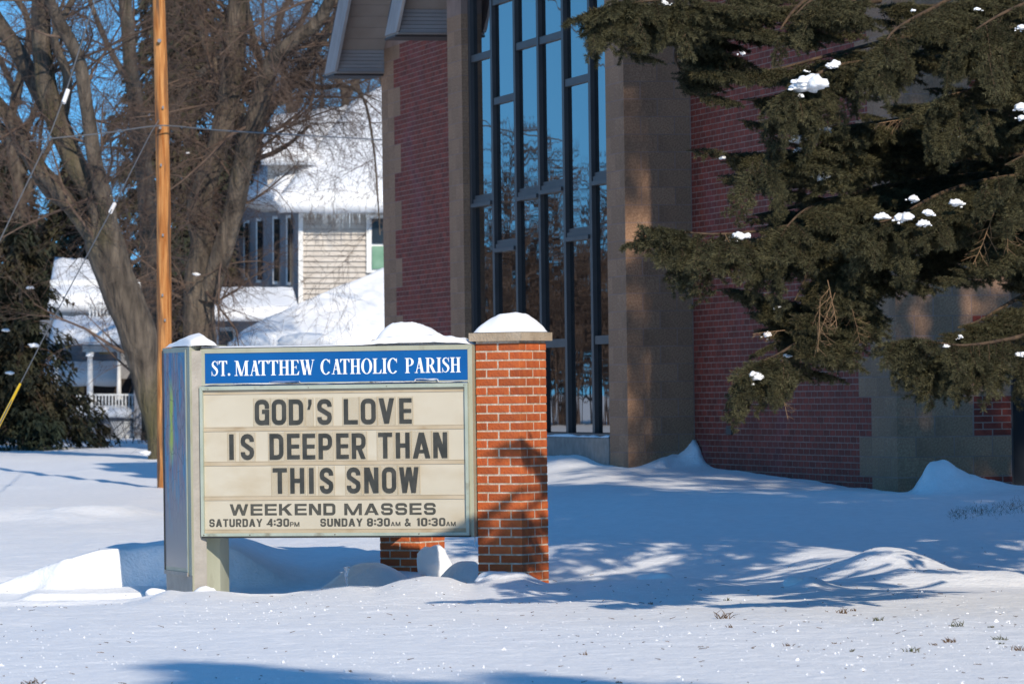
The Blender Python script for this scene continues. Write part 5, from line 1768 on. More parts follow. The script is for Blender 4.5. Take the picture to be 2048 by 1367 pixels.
# ------------------------------------------------------------------ utility pole and wires
pp = W(329, 985, 72)
pole = empty('utility_pole', (pp.x, pp.y, gz(pp.x, pp.y)), 0, label='plain orange-brown wooden utility pole rising left of the sign', cat='pole')
pts = [W(330, 1010, 72), W(329.5, 900, 72), W(329, 700, 72), W(327, 400, 72), W(322, 150, 72), W(317.5, 0, 72), W(309, -300, 72), W(302, -520, 72)]
wd = [31, 31, 30, 28.5, 27, 25.5, 23, 21]
MB().tube(pts, [w / 2 / FPX * 72 for w in wd], 20).build('pole_shaft', M['pole'], pole)
q = W(319, 82, 71.88)
MB().tube([q, q - Vector((0, 0.05, 0))], .03, 8).build('bolt', M['steel'], pole)
for (sx, sy) in ((322, 330), (326, 470), (325, 590), (330, 640), (326, 215)):
    q = W(sx, sy, 71.87)
    MB().box((q.x - .012, q.y - .012, q.z - .02), (q.x + .012, q.y + .02, q.z + .02)).build('staple', M['steel'], pole)
q = W(321, 256, 71.87)
MB().tube([q, q - Vector((0, 0.06, 0))], .022, 8).build('bolt', M['steel'], pole)


def wire(name, pts, r, label, cat='wire'):
    P = [W(*p) for p in pts]
    Q = []
    for i in range(len(P) - 1):
        a = P[max(i - 1, 0)]; b = P[i]; c = P[i + 1]; f = P[min(i + 2, len(P) - 1)]
        for k in range(8):
            t = k / 8
            Q.append(0.5 * ((2 * b) + (c - a) * t + (2 * a - 5 * b + 4 * c - f) * t * t + (3 * b - a - 3 * c + f) * t ** 3))
    Q.append(P[-1])
    return MB().tube(Q, r, 6).build(name, M['wire'], None, label=label, cat=cat)


wire('cable', [(60, 282, 73), (110, 276, 72.6), (210, 266, 72.3), (300, 253, 71.8), (345, 252, 71.8), (430, 260, 73), (560, 268, 76), (700, 276, 80), (900, 288, 86)], .011, 'thin black cable passing the pole and running toward the church')
wire('cable', [(-60, 200, 140), (300, 190, 140), (700, 205, 140), (900, 215, 140)], .008, 'faint far cable crossing behind the tree limbs')
g1 = empty('guy_wire', tuple(W(-30, 540, 66)), 0, label='steel guy wire slanting down left with a white insulator near its top', cat='wire')
MB().tube([W(222, -60, 72), W(190, 0, 71), W(130, 190, 69.5), W(98, 275, 68.8), (W(0, 480, 66.5)), W(-60, 610, 65)], .010, 6).build('strand', M['wire'], g1)
MB().tube([W(127, 206, 69.4), W(136, 180, 69.5)], .034, 8).build('insulator', M['ceramic'], g1)
g2 = empty('guy_wire', tuple(W(-20, 885, 60)), 0, label='guy wire with insulator and bright yellow guard at the left edge', cat='wire')
MB().tube([W(318, 240, 71.8), W(302, 265, 71.4), W(225, 416, 68), W(115, 621, 63), W(40, 768, 60), W(-30, 905, 57)], .008, 6).build('strand', M['wire'], g2)
MB().tube([W(221, 424, 67.9), W(229, 408, 68.1)], .030, 8).build('insulator', M['ceramic'], g2)
MB().tube([W(40, 768, 59.95), W(0, 846, 58.4), W(-30, 905, 57.2)], [.017, .021, .022], 10).build('yellow_guard', M['yellow'], g2)

# ------------------------------------------------------------------ wood mirrored in the windows and far woods
def wood(name, p0, p1, n, hgt, width, seed, label, tw=150, upright=.55, th=.012, col='twig', lean=None):
    rnd = np.random.RandomState(seed)
    a, b, c, d = [], [], [], []
    p0 = np.array(p0); p1 = np.array(p1)
    nrm = np.array([-(p1 - p0)[1], (p1 - p0)[0]]); nrm = nrm / np.linalg.norm(nrm)
    for i in range(n):
        q = p0 + (p1 - p0) * rnd.rand() + nrm * width * (rnd.rand() - .5)
        z = gz(q[0], q[1]); h = hgt * (.55 + .5 * rnd.rand())
        lx, ly = rnd.randn(2) * .06 * h
        a.append((q[0], q[1], z - .2)); b.append((q[0] + lx, q[1] + ly, z + h)); c.append(.010 * h + .02); d.append(.01)
        m = int(tw * h / hgt)
        t = rnd.rand(m) ** .7 * .85 + .12
        s = np.stack([q[0] + lx * t, q[1] + ly * t, z + h * t], 1)
        L = h * .30 * (1.15 - t) * (.5 + rnd.rand(m)) + .2
        az = rnd.rand(m) * 6.283
        v = np.stack([np.cos(az), np.sin(az), np.full(m, upright) + rnd.randn(m) * .3], 1); v /= np.linalg.norm(v, axis=1)[:, None]
        e = s + v * L[:, None]
        a += list(map(tuple, s)); b += list(map(tuple, e)); c += list(th * .5 + th * .5 * L / L.max()); d += [th * .25] * m
        # secondary
        k = rnd.randint(0, m, m * 3); tt = rnd.rand(m * 3) * .9 + .1
        s2 = s[k] + (e[k] - s[k]) * tt[:, None]
        v2 = v[k] + rnd.randn(m * 3, 3) * .55; v2 /= np.linalg.norm(v2, axis=1)[:, None]
        e2 = s2 + v2 * (L[k] * .42)[:, None]
        a += list(map(tuple, s2)); b += list(map(tuple, e2)); c += [th * .4] * (m * 3); d += [th * .15] * (m * 3)
    link(name, segs_mesh(name, a, b, c, d), M[col], label=label, cat='woods', kind='stuff')


wood('far_woods', (-34, 152), (30, 160), 40, 11.5, 12, 3, 'mass of bare trees forming the far background behind the houses', tw=110, th=.026)
wood('side_woods', (-56, 119), (-22, 139), 90, 8.4, 9, 4, 'strip of bare scrubby trees beyond the left, mirrored in the church windows', tw=110, th=.040)
wood('side_thicket', (-54, 116), (-22, 135), 140, 5.2, 5, 5, 'brown thicket at the foot of the side woods, mirrored in the windows', tw=75, th=.044, upright=1.6)
# ------------------------------------------------------------------ the big spruce at the right
def spray_mesh(name, seed, length=0.46, dead=False):
    """one drooping spruce bough end: a curved twig with side shoots, every shoot ringed with needles"""
    rnd = random.Random(seed)
    segs = []                                   # shoots as (p, q, r)
    def shoot(p, d, L, r, lvl):
        n = 5 if lvl == 0 else 3
        pts = [Vector(p)]
        d = Vector(d).normalized()
        for i in range(n):
            d = (d + Vector((rnd.gauss(0, .09), rnd.gauss(0, .09), rnd.gauss(-.03 if lvl == 0 else -.10, .06)))).normalized()
            q = pts[-1] + d * L / n
            segs.append((pts[-1].copy(), q.copy(), r * (1 - i / n * .6), lvl))
            pts.append(q)
        if lvl < 2:
            k = int(L / (.022 if lvl == 0 else .026))
            for i in range(1, k + 1):
                t = i / (k + 1)
                if t < .10: continue
                s = 1 if i % 2 else -1
                idx = min(int(t * n), n - 1)
                b = pts[idx].lerp(pts[idx + 1], t * n - idx)
                dd = (pts[idx + 1] - pts[idx]).normalized()
                side = Vector((0, 0, 1)).cross(dd).normalized() * s
                nd_ = (dd * rnd.uniform(.55, .9) + side * rnd.uniform(.6, 1.0) + Vector((0, 0, rnd.uniform(-.65, .12)))).normalized()
                l2 = (L * .50 * (1 - t * .55) if lvl == 0 else L * .50 * (1 - t * .5)) * rnd.uniform(.7, 1.2)
                if l2 > .026: shoot(b, nd_, l2, r * .6, lvl + 1)
        return pts
    shoot((0, 0, 0), (1, 0, rnd.uniform(-.1, .1)), length, .0032, 0)
    a = np.array([tuple(s[0]) for s in segs]); b = np.array([tuple(s[1]) for s in segs])
    r = np.array([s[2] for s in segs])
    wood_ = segs_mesh('tmp', a, b, r, r * .8)
    V1 = np.empty(len(wood_.vertices) * 3, np.float32); wood_.vertices.foreach_get('co', V1); V1 = V1.reshape(-1, 3)
    F1 = np.empty(len(wood_.loops), np.int32); wood_.loops.foreach_get('vertex_index', F1); F1 = F1.reshape(-1, 4)
    bpy.data.meshes.remove(wood_)
    rs = np.random.RandomState(seed)
    N0, N1, NW = [], [], []
    if not dead:
        for (p, q, rr, lvl) in segs:
            L = (q - p).length
            m = int(L / .0009 * (0.8 if lvl == 0 else 1.0))
            if m < 1: continue
            t = rs.rand(m)[:, None]
            d = np.array(q - p) / L
            u = np.cross(d, (0.1, .2, 1.0)); u /= np.linalg.norm(u); w = np.cross(d, u)
            th = rs.rand(m) * 2 * np.pi
            rad = np.cos(th)[:, None] * u + np.sin(th)[:, None] * w
            o = np.array(p) + (np.array(q) - np.array(p)) * t
            dirn = rad * .80 + d * (.52 + .3 * rs.rand(m)[:, None]) + np.array([0, 0, .12])
            dirn /= np.linalg.norm(dirn, axis=1)[:, None]
            ln = .0215 * (.75 + .5 * rs.rand(m))[:, None]
            wd = np.cross(dirn, rs.randn(m, 3)); wd /= np.linalg.norm(wd, axis=1)[:, None]
            N0.append(o); N1.append(o + dirn * ln); NW.append(wd * .0016)
        N0 = np.concatenate(N0); N1 = np.concatenate(N1); NW = np.concatenate(NW)
        V2 = np.stack([N0 + NW, N0 - NW, N1 - NW * .35, N1 + NW * .35], 1).reshape(-1, 3)
        F2 = np.arange(len(V2)).reshape(-1, 4) + len(V1)
        V = np.concatenate([V1, V2]); F = np.concatenate([F1, F2])
    else:
        V, F = V1, F1
    me = np_mesh(name, V, F)
    me.materials.append(M['spruce_wood']); me.materials.append(M['needle'])
    mi = np.zeros(len(F), np.int32); mi[len(F1):] = 1
    me.polygons.foreach_set('material_index', mi)
    return me


SPRAYS = [spray_mesh('bough', 100 + k, L) for k, L in enumerate((0.31, 0.27, 0.34, 0.25, 0.29, 0.22))]
DEAD = spray_mesh('bare_twig', 200, 0.26, True)
DEAD.materials[0] = M['dead_twig']

TX, TY = 5.15, 33.6
spruce = empty('spruce_tree', (TX, TY, gz(TX, TY)), 0, label='large drooping spruce with snow-dotted boughs filling the upper right', cat='tree')
MB().tube([(TX, TY, -0.4), (TX, TY, 2), (TX + .05, TY, 6), (TX, TY, 13)], [.30, .26, .19, .03], 14).build('trunk', M['bark'], spruce)
# limbs: photo polyline (x, y, depth) from inside to tip, droop weight, spray count, curtain length (how far shoots hang)
LIMBS = [
    # top left bough, nearly off the frame
    ([(2300, -260, 33.2), (1900, -160, 31.6), (1640, -75, 30.8), (1430, -22, 30.4), (1330, -2, 30.2), (1270, 4, 30.1)], .45, 15, .35),
    ([(1640, -75, 30.8), (1500, 0, 30.9), (1390, 60, 31.0), (1352, 120, 31.0)], .6, 7, .4),
    ([(1700, -60, 31.2), (1600, 10, 30.6), (1560, 60, 30.4)], .5, 8, .5),
    ([(1760, 0, 31.2), (1560, 18, 30.7), (1440, 22, 30.5), (1350, 16, 30.3), (1290, 14, 30.2), (1252, 8, 30.1)], .5, 14, .45),
    ([(2200, 20, 33.4), (2000, 15, 32.6), (1850, 12, 32.4), (1740, 14, 32.3)], .4, 9, .6),
    ([(1440, 20, 30.7), (1370, 60, 30.8), (1350, 110, 30.8), (1360, 140, 30.8)], .4, 4, .3),
    ([(1290, 14, 30.3), (1272, 40, 30.3), (1255, 60, 30.3)], .4, 3, .3),
    # fill deep inside the crown
    ([(2300, 150, 33.8), (2000, 190, 33.0), (1850, 210, 32.8), (1760, 215, 32.7)], .5, 11, .6),
    ([(2300, 290, 33.8), (2000, 310, 33.0), (1860, 330, 32.8), (1760, 340, 32.7)], .5, 11, .6),
    ([(2300, 30, 33.8), (2000, 60, 33.0), (1900, 80, 32.8), (1830, 90, 32.7)], .5, 9, .6),
    ([(1800, 440, 32.4), (1700, 470, 32.0), (1600, 500, 31.7), (1500, 520, 31.6)], .6, 9, .5),
    ([(2300, 470, 33.4), (2120, 500, 32.6), (2000, 540, 32.2)], .6, 8, .5),
    # dark bough behind, running left at y about 140
    ([(2300, 40, 33.6), (1900, 60, 33.0), (1680, 105, 32.6), (1540, 140, 32.5), (1420, 138, 32.4)], .3, 7, .2),
    ([(1680, 130, 32.8), (1560, 190, 32.6), (1480, 200, 32.6)], .3, 4, .15),
    # top middle mass
    ([(2300, -200, 33), (1950, -120, 31.6), (1760, -60, 30.8), (1640, -10, 30.4), (1590, 30, 30.2)], .6, 13, .6),
    ([(2300, -120, 33), (1990, -40, 31.4), (1860, 20, 30.6), (1790, 60, 30.2), (1770, 90, 30.0)], .6, 15, .7),
    ([(2350, -100, 33), (2150, -30, 31.0), (2020, 20, 30.2), (1950, 60, 30.0)], .6, 14, .6),
    # bough with the long snow pad
    ([(2300, 90, 33.2), (1990, 110, 31.8), (1800, 120, 30.8), (1680, 130, 30.3), (1600, 168, 30.0), (1580, 180, 29.9)], .5, 16, .35),
    ([(2350, 160, 33), (2100, 150, 31.2), (1980, 170, 30.4), (1900, 190, 30.1)], .6, 12, .5),
    ([(2350, 200, 33.4), (2150, 215, 32.0), (1990, 240, 31.2), (1900, 262, 30.8), (1860, 268, 30.6)], .5, 14, .45),
    # mid boughs reaching left
    ([(2300, 200, 33.5), (1900, 230, 32.0), (1720, 250, 31.0), (1620, 262, 30.5), (1545, 245, 30.3)], .45, 14, .25),
    ([(2250, 260, 33.3), (1850, 270, 31.8), (1680, 300, 30.9), (1580, 320, 30.4), (1540, 318, 30.2)], .5, 16, .35),
    ([(1700, 290, 31.8), (1560, 305, 31.6), (1500, 312, 31.5), (1430, 305, 31.4)], .25, 5, .1),
    ([(2200, 290, 33.3), (1800, 330, 32), (1640, 350, 31.3), (1560, 350, 31.0), (1480, 352, 30.9)], .35, 7, .2),
    ([(1800, 380, 32.5), (1650, 400, 32.2), (1560, 420, 32.0), (1500, 432, 31.9)], .4, 5, .2),
    # long bough with the tip far left
    ([(2250, 330, 33.2), (1900, 370, 31.9), (1700, 420, 31.0), (1560, 455, 30.4), (1440, 468, 30.0), (1350, 462, 29.8)], .35, 18, .30),
    # middle hanging mass
    ([(2200, 330, 33.2), (1850, 360, 31.6), (1700, 390, 30.8), (1610, 420, 30.3), (1560, 470, 30.1)], .7, 22, .6),
    ([(1800, 390, 31.4), (1700, 440, 30.8), (1630, 520, 30.4), (1590, 600, 30.3)], .75, 26, .6),
    ([(1750, 460, 31.2), (1680, 540, 30.9), (1620, 620, 30.7), (1550, 625, 30.6), (1490, 600, 30.6)], .4, 20, .2),
    ([(1680, 540, 31.4), (1640, 620, 31.0), (1590, 650, 30.8), (1545, 655, 30.7)], .5, 15, .2),
    ([(1700, 540, 31.0), (1655, 610, 30.6), (1625, 660, 30.4), (1570, 700, 30.2), (1525, 722, 30.1)], .4, 15, .15),
    ([(1650, 620, 30.8), (1620, 660, 30.5), (1590, 700, 30.4)], .7, 3, .1),
    # right mass
    ([(2350, 330, 33), (2050, 350, 31.2), (1900, 380, 30.6), (1800, 430, 30.2), (1740, 450, 30.0)], .55, 16, .4),
    ([(2350, 380, 33), (2080, 400, 31.4), (1960, 420, 30.8), (1870, 450, 30.5)], .6, 14, .5),
    ([(2000, 430, 31.4), (1900, 480, 31.0), (1820, 510, 30.9), (1780, 540, 30.8)], .8, 8, .3),
    ([(2300, 430, 32.8), (2080, 450, 31.2), (1990, 480, 30.6), (1930, 510, 30.4)], .7, 12, .35),
    ([(2350, 250, 32.4), (2200, 280, 31), (2080, 300, 30.4), (2010, 330, 30.2)], .6, 12, .5),
    ([(2350, 60, 32.2), (2200, 70, 31), (2080, 90, 30.4), (2000, 100, 30.2)], .6, 12, .6),
    # lower right
    ([(2350, 540, 32.6), (2150, 560, 31.4), (2050, 590, 31.0), (1960, 640, 30.7), (1915, 655, 30.6)], .45, 13, .2),
    ([(2350, 600, 32.0), (2150, 640, 30.6), (2030, 675, 30.2), (1930, 690, 29.9), (1860, 682, 29.8)], .5, 18, .28),
]
rnd = random.Random(77)
cnt = 0
wp_, wr_ = [], []
slots = []
for li, (lb, droop, ns, cur) in enumerate(LIMBS):
    P = [W(*p) for p in lb]
    Q = []
    for i in range(len(P) - 1):
        a = P[max(i - 1, 0)]; b = P[i]; c = P[i + 1]; f = P[min(i + 2, len(P) - 1)]
        for k in range(6):
            t = k / 6
            Q.append(0.5 * ((2 * b) + (c - a) * t + (2 * a - 5 * b + 4 * c - f) * t * t + (3 * b - a - 3 * c + f) * t ** 3))
    Q.append(P[-1])
    n = len(Q)
    MB().tube(Q, [.020 * (1 - i / n) ** 1.1 + .004 for i in range(n)], 7).build('limb', M['spruce_wood'], spruce)
    # sprays along the outer two thirds
    vis_ = [i for i in range(n - 1) if True]
    ns = int(ns * 2.6)
    for k in range(ns):
        t = 0.10 + 0.90 * (k + rnd.random() * .6) / ns
        i = min(int(t * (n - 1)), n - 2)
        p = Q[i].lerp(Q[i + 1], rnd.random())
        d = (Q[i + 1] - Q[i]).normalized()
        tip = t > .9
        side = Vector((0, 0, 1)).cross(d).normalized() * (1 if k % 2 else -1)
        if tip: v = d + side * rnd.uniform(-.3, .3) + Vector((0, 0, -droop * .3))
        else: v = d * .55 + side * rnd.uniform(.3, .9) + Vector((0, 0, -droop * rnd.uniform(.3, 1.7) - cur * rnd.uniform(0, 1.2)))
        slots.append((p, v.normalized(), rnd.uniform(.8, 1.25), rnd.choice(SPRAYS)))
rnd.shuffle(slots)
slots_hang = []
for (p, v, s, me) in slots:                    # second generation hangs from the first
    if rnd.random() < .7:
        q = p + v * rnd.uniform(.08, .24) * s
        slots_hang.append((q, (v * .35 + Vector((rnd.gauss(0, .35), rnd.gauss(0, .35), -1.0))).normalized(), rnd.uniform(.7, 1.1), rnd.choice(SPRAYS)))


def put(nm, me, p, v, s, parent, **k):
    z = Vector((0, 0, 1)) + Vector((rnd.gauss(0, .3), rnd.gauss(0, .3), 0))
    x = v
    if abs(x.dot(z.normalized())) > .9: z = Vector((rnd.gauss(0, 1), -1, .3))
    y = z.cross(x).normalized(); z = x.cross(y)
    m = Matrix((x, y, z)).transposed()
    o = bpy.data.objects.new(nm, me)
    COL.objects.link(o)
    o.parent = parent
    pl_ = p - parent.location
    o.location = pl_; o.rotation_euler = m.to_euler(); o.scale = (s, s, s)
    return tag(o, **k)


def _inview(p): 
    v = R3.transposed() @ (p - EYE)
    x = 1024 + v.x / -v.z * FPX; y = 683.5 - v.y / -v.z * FPX
    return -150 < x < 2420 and (-4 if x < 1850 else -60 if x < 2100 else -260) < y < 1500


allslots = [s for s in slots if _inview(s[0])] + [s for s in slots_hang if _inview(s[0])]
allslots.sort(key=lambda s: (s[0].x / s[0].y > 0.108, s[0].y))
PADS = ((1617, 163, 30.0), (1665, 127, 30.2), (1765, 430, 30.0), (1811, 436, 30.0), (1861, 425, 30.1), (1848, 446, 30.0), (1826, 397, 30.2), (1912, 406, 30.2), (1900, 262, 30.4), (1932, 268, 30.4), (2040, 222, 30.1),
        (1345, 468, 29.9), (1460, 482, 30.1), (1485, 476, 30.1), (1508, 752, 30.1), (1600, 280, 30.3), (1640, 262, 30.4), (1640, 350, 30.3), (1532, 668, 30.5), (1921, 672, 30.5))
for (x, y, d) in PADS:                           # boughs that carry the snow pads
    p = W(x + 22, y + 10, d)
    for q in range(2):
        allslots.insert(0, (p + Vector((0.02 * q, 0.05 * q, -0.02)), Vector((-.8 + 1.1 * q, -.35, -.25 - .2 * q)).normalized(), .55, SPRAYS[(x + q) % 6]))
singles, joined_ = allslots[:298], allslots[298:]
for (p, v, s, me) in singles: put('bough', me, p, v, s, spruce)
# the rest of the hanging boughs: one part that sets the same boughs out with geometry nodes
def scatter_boughs(name, items, parent):
    n = len(items)
    me = bpy.data.meshes.new(name)
    me.vertices.add(n)
    me.vertices.foreach_set('co', np.array([tuple(i[0]) for i in items], np.float32).ravel())
    at = {k: me.attributes.new(k, t, 'POINT') for k, t in (('turn', 'FLOAT_VECTOR'), ('size', 'FLOAT'), ('variant', 'INT'))}
    eul = []
    for (p, v, s, m_) in items:
        z = (Vector((0, 0, 1)) + Vector((rnd.gauss(0, .3), rnd.gauss(0, .3), 0))) if abs(v.z) < .9 else Vector((rnd.gauss(0, 1), -1, .3))
        y = z.cross(v).normalized(); z = v.cross(y)
        eul.append(tuple(Matrix((v, y, z)).transposed().to_euler()))
    at['turn'].data.foreach_set('vector', np.array(eul, np.float32).ravel())
    at['size'].data.foreach_set('value', np.array([i[2] for i in items], np.float32))
    at['variant'].data.foreach_set('value', np.array([SPRAYS.index(i[3]) for i in items], np.int32))
    g = bpy.data.node_groups.new('scatter_boughs', 'GeometryNodeTree')
    g.interface.new_socket('Geometry', in_out='INPUT', socket_type='NodeSocketGeometry')
    g.interface.new_socket('Geometry', in_out='OUTPUT', socket_type='NodeSocketGeometry')
    N, L = g.nodes, g.links
    gi, go = N.new('NodeGroupInput'), N.new('NodeGroupOutput')
    jn = N.new('GeometryNodeJoinGeometry')
    def attr(nm, ty):
        a_ = N.new('GeometryNodeInputNamedAttribute'); a_.data_type = ty; a_.inputs[0].default_value = nm
        return a_.outputs[0]
    tv, sv, vv = attr('turn', 'FLOAT_VECTOR'), attr('size', 'FLOAT'), attr('variant', 'INT')
    er = N.new('FunctionNodeEulerToRotation'); L.new(tv, er.inputs[0])
    for k, sm_ in enumerate(SPRAYS):
        src = bpy.data.objects.new('bough_source', sm_)
        oi = N.new('GeometryNodeObjectInfo'); oi.inputs['Object'].default_value = src; oi.inputs['As Instance'].default_value = True
        cp = N.new('FunctionNodeCompare'); cp.data_type = 'INT'; cp.operation = 'EQUAL'
        ins = [q for q in cp.inputs if q.type == 'INT']
        L.new(vv, ins[0]); ins[1].default_value = k
        ip = N.new('GeometryNodeInstanceOnPoints')
        L.new(gi.outputs[0], ip.inputs['Points']); L.new(cp.outputs[0], ip.inputs['Selection']); L.new(oi.outputs['Geometry'], ip.inputs['Instance'])
        L.new(er.outputs[0], ip.inputs['Rotation']); L.new(sv, ip.inputs['Scale'])
        L.new(ip.outputs[0], jn.inputs[0])
    L.new(jn.outputs[0], go.inputs[0])
    o = link(name, me, None, parent, kind='stuff')
    md = o.modifiers.new('scatter', 'NODES'); md.node_group = g
    return o


if joined_: scatter_boughs('hanging_boughs', joined_, spruce)
# bare dead twigs
for (x, y, d, v, s) in ((1830, 235, 30.2, (-.9, -.2, -.1), .9), (1850, 215, 30.3, (-.8, -.3, -.4), .8), (1880, 195, 30.4, (.9, -.1, .3), .7), (1640, 600, 30.0, (-.2, -.3, -1), 1.1), (1655, 560, 30.0, (.2, -.3, -1), 1.0), (1670, 585, 30.1, (-.5, -.3, -.9), .9), (1990, 420, 30.3, (-.5, -.2, -.9), 1.2), (2010, 400, 30.2, (-.1, -.2, -1), 1.1), (1560, 770, 30.1, (.1, -.2, -1), .7), (1755, 95, 30.0, (.5, -.2, -.6), .6), (1570, 660, 30.0, (-1, -.2, -.05), .7), (1700, 600, 30.2, (.1, -.1, -1), .9), (1450, 468, 29.9, (.3, -.2, -.8), .5)):
    put('bare_twig', DEAD, W(x, y, d), Vector(v).normalized(), s * 1.2, spruce)

# coarse upper crown above the frame (it throws the shade on the lawn and the walls)
def crown(parent, base, h0, h1, R, n, seed, leaf=.10, dens=34, ybias=0.0, name='upper_crown'):
    rs = np.random.RandomState(seed)
    V = []
    s0, s1, r0, r1 = [], [], [], []
    for i in range(n):
        t = rs.rand() ** 1.1
        h = h0 + (h1 - h0) * t
        az = rs.rand() * 2 * np.pi
        L = R * (1 - t) ** .8 * (.75 + .4 * rs.rand()) + .2
        m = int(dens * L / R) + 6
        s = rs.rand(m) ** .7
        ca, sa = math.cos(az), math.sin(az)
        x = s * L; lat = (rs.rand(m) - .5) * 1.1 * (1 - s * .6)
        c = np.stack([base[0] + ca * x - sa * lat, base[1] + sa * x + ca * lat, h + .1 * x - .40 * x * x / max(L, .3) - rs.rand(m) * .25], 1)
        for q in range(7):
            ang = az + rs.randn(m) * .9; ln = leaf * (1 + .9 * rs.rand(m)); dz = -.3 - .9 * rs.rand(m)
            o = c + rs.randn(m, 3) * leaf * .7
            wv = np.stack([-np.sin(ang) * ln * .3, np.cos(ang) * ln * .3, np.zeros(m)], 1)
            V.append(np.stack([o + wv, o - wv, o + np.stack([np.cos(ang) * ln, np.sin(ang) * ln, dz * ln], 1)], 1))
        s0.append((base[0], base[1], h)); s1.append((base[0] + ca * L, base[1] + sa * L, h + .1 * L - .4 * L)); r0.append(.02); r1.append(.005)
    V = np.concatenate(V).reshape(-1, 3)
    link(name, np_mesh(name, V, np.arange(len(V)).reshape(-1, 3)), M['needle_far'], parent, kind='stuff')


# keep the coarse crown out of the picture: it starts above the frame
crown(spruce, (TX, TY), 5.6, 13.2, 2.8, 330, 3)
crown(spruce, (TX + 2.3, TY + .3), 1.6, 6.0, 1.7, 70, 8, name='inner_crown')
# neighbours in the same row, right of the frame
conifer((9.4, 33.0, gz(9.4, 33)), 21.5, 4.7, 31, 'tall spruce standing right of the picture, shading the church front', n=420, low=.05, leaf=.12, dens=44)
conifer((15.0, 33.5, gz(15, 33.5)), 18.5, 4.6, 33, 'second tall spruce, farther right of the picture', n=300, low=.05, leaf=.13, dens=40)
conifer((8.0, 0.3, 0.0), 14.5, 4.8, 38, 'second spruce behind the camera, widening the shadow along the bottom edge', n=300, low=.05, leaf=.14, dens=44)
conifer((6.5, 0.6, 0.0), 15.2, 4.8, 35, 'spruce standing behind the camera, its shadow tip touching the foreground', n=300, low=.05, leaf=.14, dens=44)

# snow on the boughs
CL = [(1617, 163, 29.85, 46, 'widest snow pad on the spruce, a long cracked slab on the upper bough'), (1665, 127, 30.1, 24, 'two-lobed snow clump above the widest snow pad on the spruce'), (1612, 139, 30.2, 9, 'tiny snow dot left above the widest snow pad'),
      (1765, 427, 29.9, 24, 'left of the round snow clumps on the middle right bough'), (1811, 432, 29.9, 27, 'domed snow clump in the middle of the right bough row'), (1861, 422, 29.95, 17, 'small snow clump right of the two domed ones'), (1848, 443, 29.9, 18, 'flat snow clump below the row of domed clumps'),
      (1826, 394, 30.1, 17, 'snow clump above the row of domed clumps'), (1912, 403, 30.1, 20, 'slanted sliver of snow at the right end of the domed row'),
      (1896, 256, 30.3, 26, 'left half of the jagged snow patch on the right bough'), (1925, 266, 30.3, 20, 'lower half of the jagged snow patch on the right bough'), (1940, 244, 30.3, 20, 'upper streak of the jagged snow patch on the right bough'),
      (2042, 213, 30, 26, 'snow clump at the right edge of the picture, upper'), (2044, 232, 30, 16, 'snow clump at the right edge just below another'), (2040, 52, 30, 14, 'small snow clump at the right edge near the top'),
      (1339, 465, 29.8, 18, 'snow clump near the tip of the bough that reaches farthest left'), (1335, 458, 29.8, 12, 'thin snow line on the tip of the bough that reaches farthest left'), (1455, 482, 30.0, 16, 'lowest clump of the snow group on the long left bough'),
      (1475, 470, 30.0, 20, 'middle clump of the snow group on the long left bough'), (1492, 468, 30.0, 15, 'right clump of the snow group on the long left bough'), (1453, 473, 30.05, 9, 'tiny dot of the snow group on the long left bough'),
      (1508, 749, 30.0, 26, 'snow clump on the lowest hanging bough tip'), (1532, 666, 30.4, 16, 'shaded snow clump on the dark lower bough'), (1555, 610, 30.3, 9, 'small shaded snow fleck over the dark lower bough'), (1574, 708, 30.4, 12, 'shaded snow streak beside the hanging mass'),
      (1600, 275, 30.2, 22, 'streak of snow under the upper left boughs'), (1645, 258, 30.3, 22, 'shaded blue streak of snow in the upper left boughs'), (1600, 297, 30.2, 14, 'snow clump below the streaks of the upper left boughs'), (1635, 341, 30.2, 22, 'upper of two shaded snow streaks in the mid boughs'), (1647, 351, 30.2, 22, 'lower of two shaded snow streaks in the mid boughs'),
      (1587, 252, 30.3, 8, 'tiny snow dot on the bough left of the streaks'), (1738, 141, 30.1, 14, 'snow clump right of the two-lobed clump'), (1329, 4, 30.2, 16, 'snow clump on the top left bough at the frame edge'), (1484, 103, 32.4, 12, 'shaded snow clump on the dark bough against the brick'),
      (1443, 312, 31.3, 10, 'shaded snow fleck on the dark left bough tip'), (1957, 15, 30, 10, 'small snow clump near the top on the right bough'), (1826, 18, 30, 7, 'snow dot near the top middle bough'), (1921, 670, 30.4, 12, 'snow clump on the lower right bough above the longest tip'), (2040, 705, 30, 14, 'snow clump on the lowest right bough'), (1892, 688, 29.8, 12, 'shaded snow streak on the lowest right bough tip')]
def clump(p, r, seed, lab):
    """broken pad of snow: a few lobes and loose bits pressed into the needles"""
    import bmesh
    rn = random.Random(seed * 13 + 5)
    bm = bmesh.new()
    n = 3 if r < .03 else 6
    for q in range(n + 5):
        small = q >= n
        rr = r * (rn.uniform(.14, .26) if small else rn.uniform(.40, .72))
        off = Vector((rn.uniform(-1, 1) * r * (1.3 if small else .62), rn.uniform(-.9, .9) * r * .7, rn.uniform(-.30, .12) * r - (abs(rn.gauss(0, .25)) * r if small else 0)))
        g_ = bmesh.ops.create_icosphere(bm, subdivisions=2 if small else 3, radius=1)
        for v in g_['verts']:
            k = 1 + .45 * mnoise.noise(v.co * 1.6 + Vector((seed + q, 0, 0))) + .18 * mnoise.noise(v.co * 5 + Vector((0, seed, q)))
            c = v.co * k
            zc = c.z * (.80 if c.z > 0 else .45)
            v.co = Vector((c.x * rr, c.y * rr, zc * rr)) + off
    me = bpy.data.meshes.new('snow_clump'); bm.to_mesh(me); bm.free()
    me.polygons.foreach_set('use_smooth', [True] * len(me.polygons))
    link('snow_clump', me, M['snow_soft'], loc=p, label=lab, cat='snow', group='snow clumps on the big spruce')


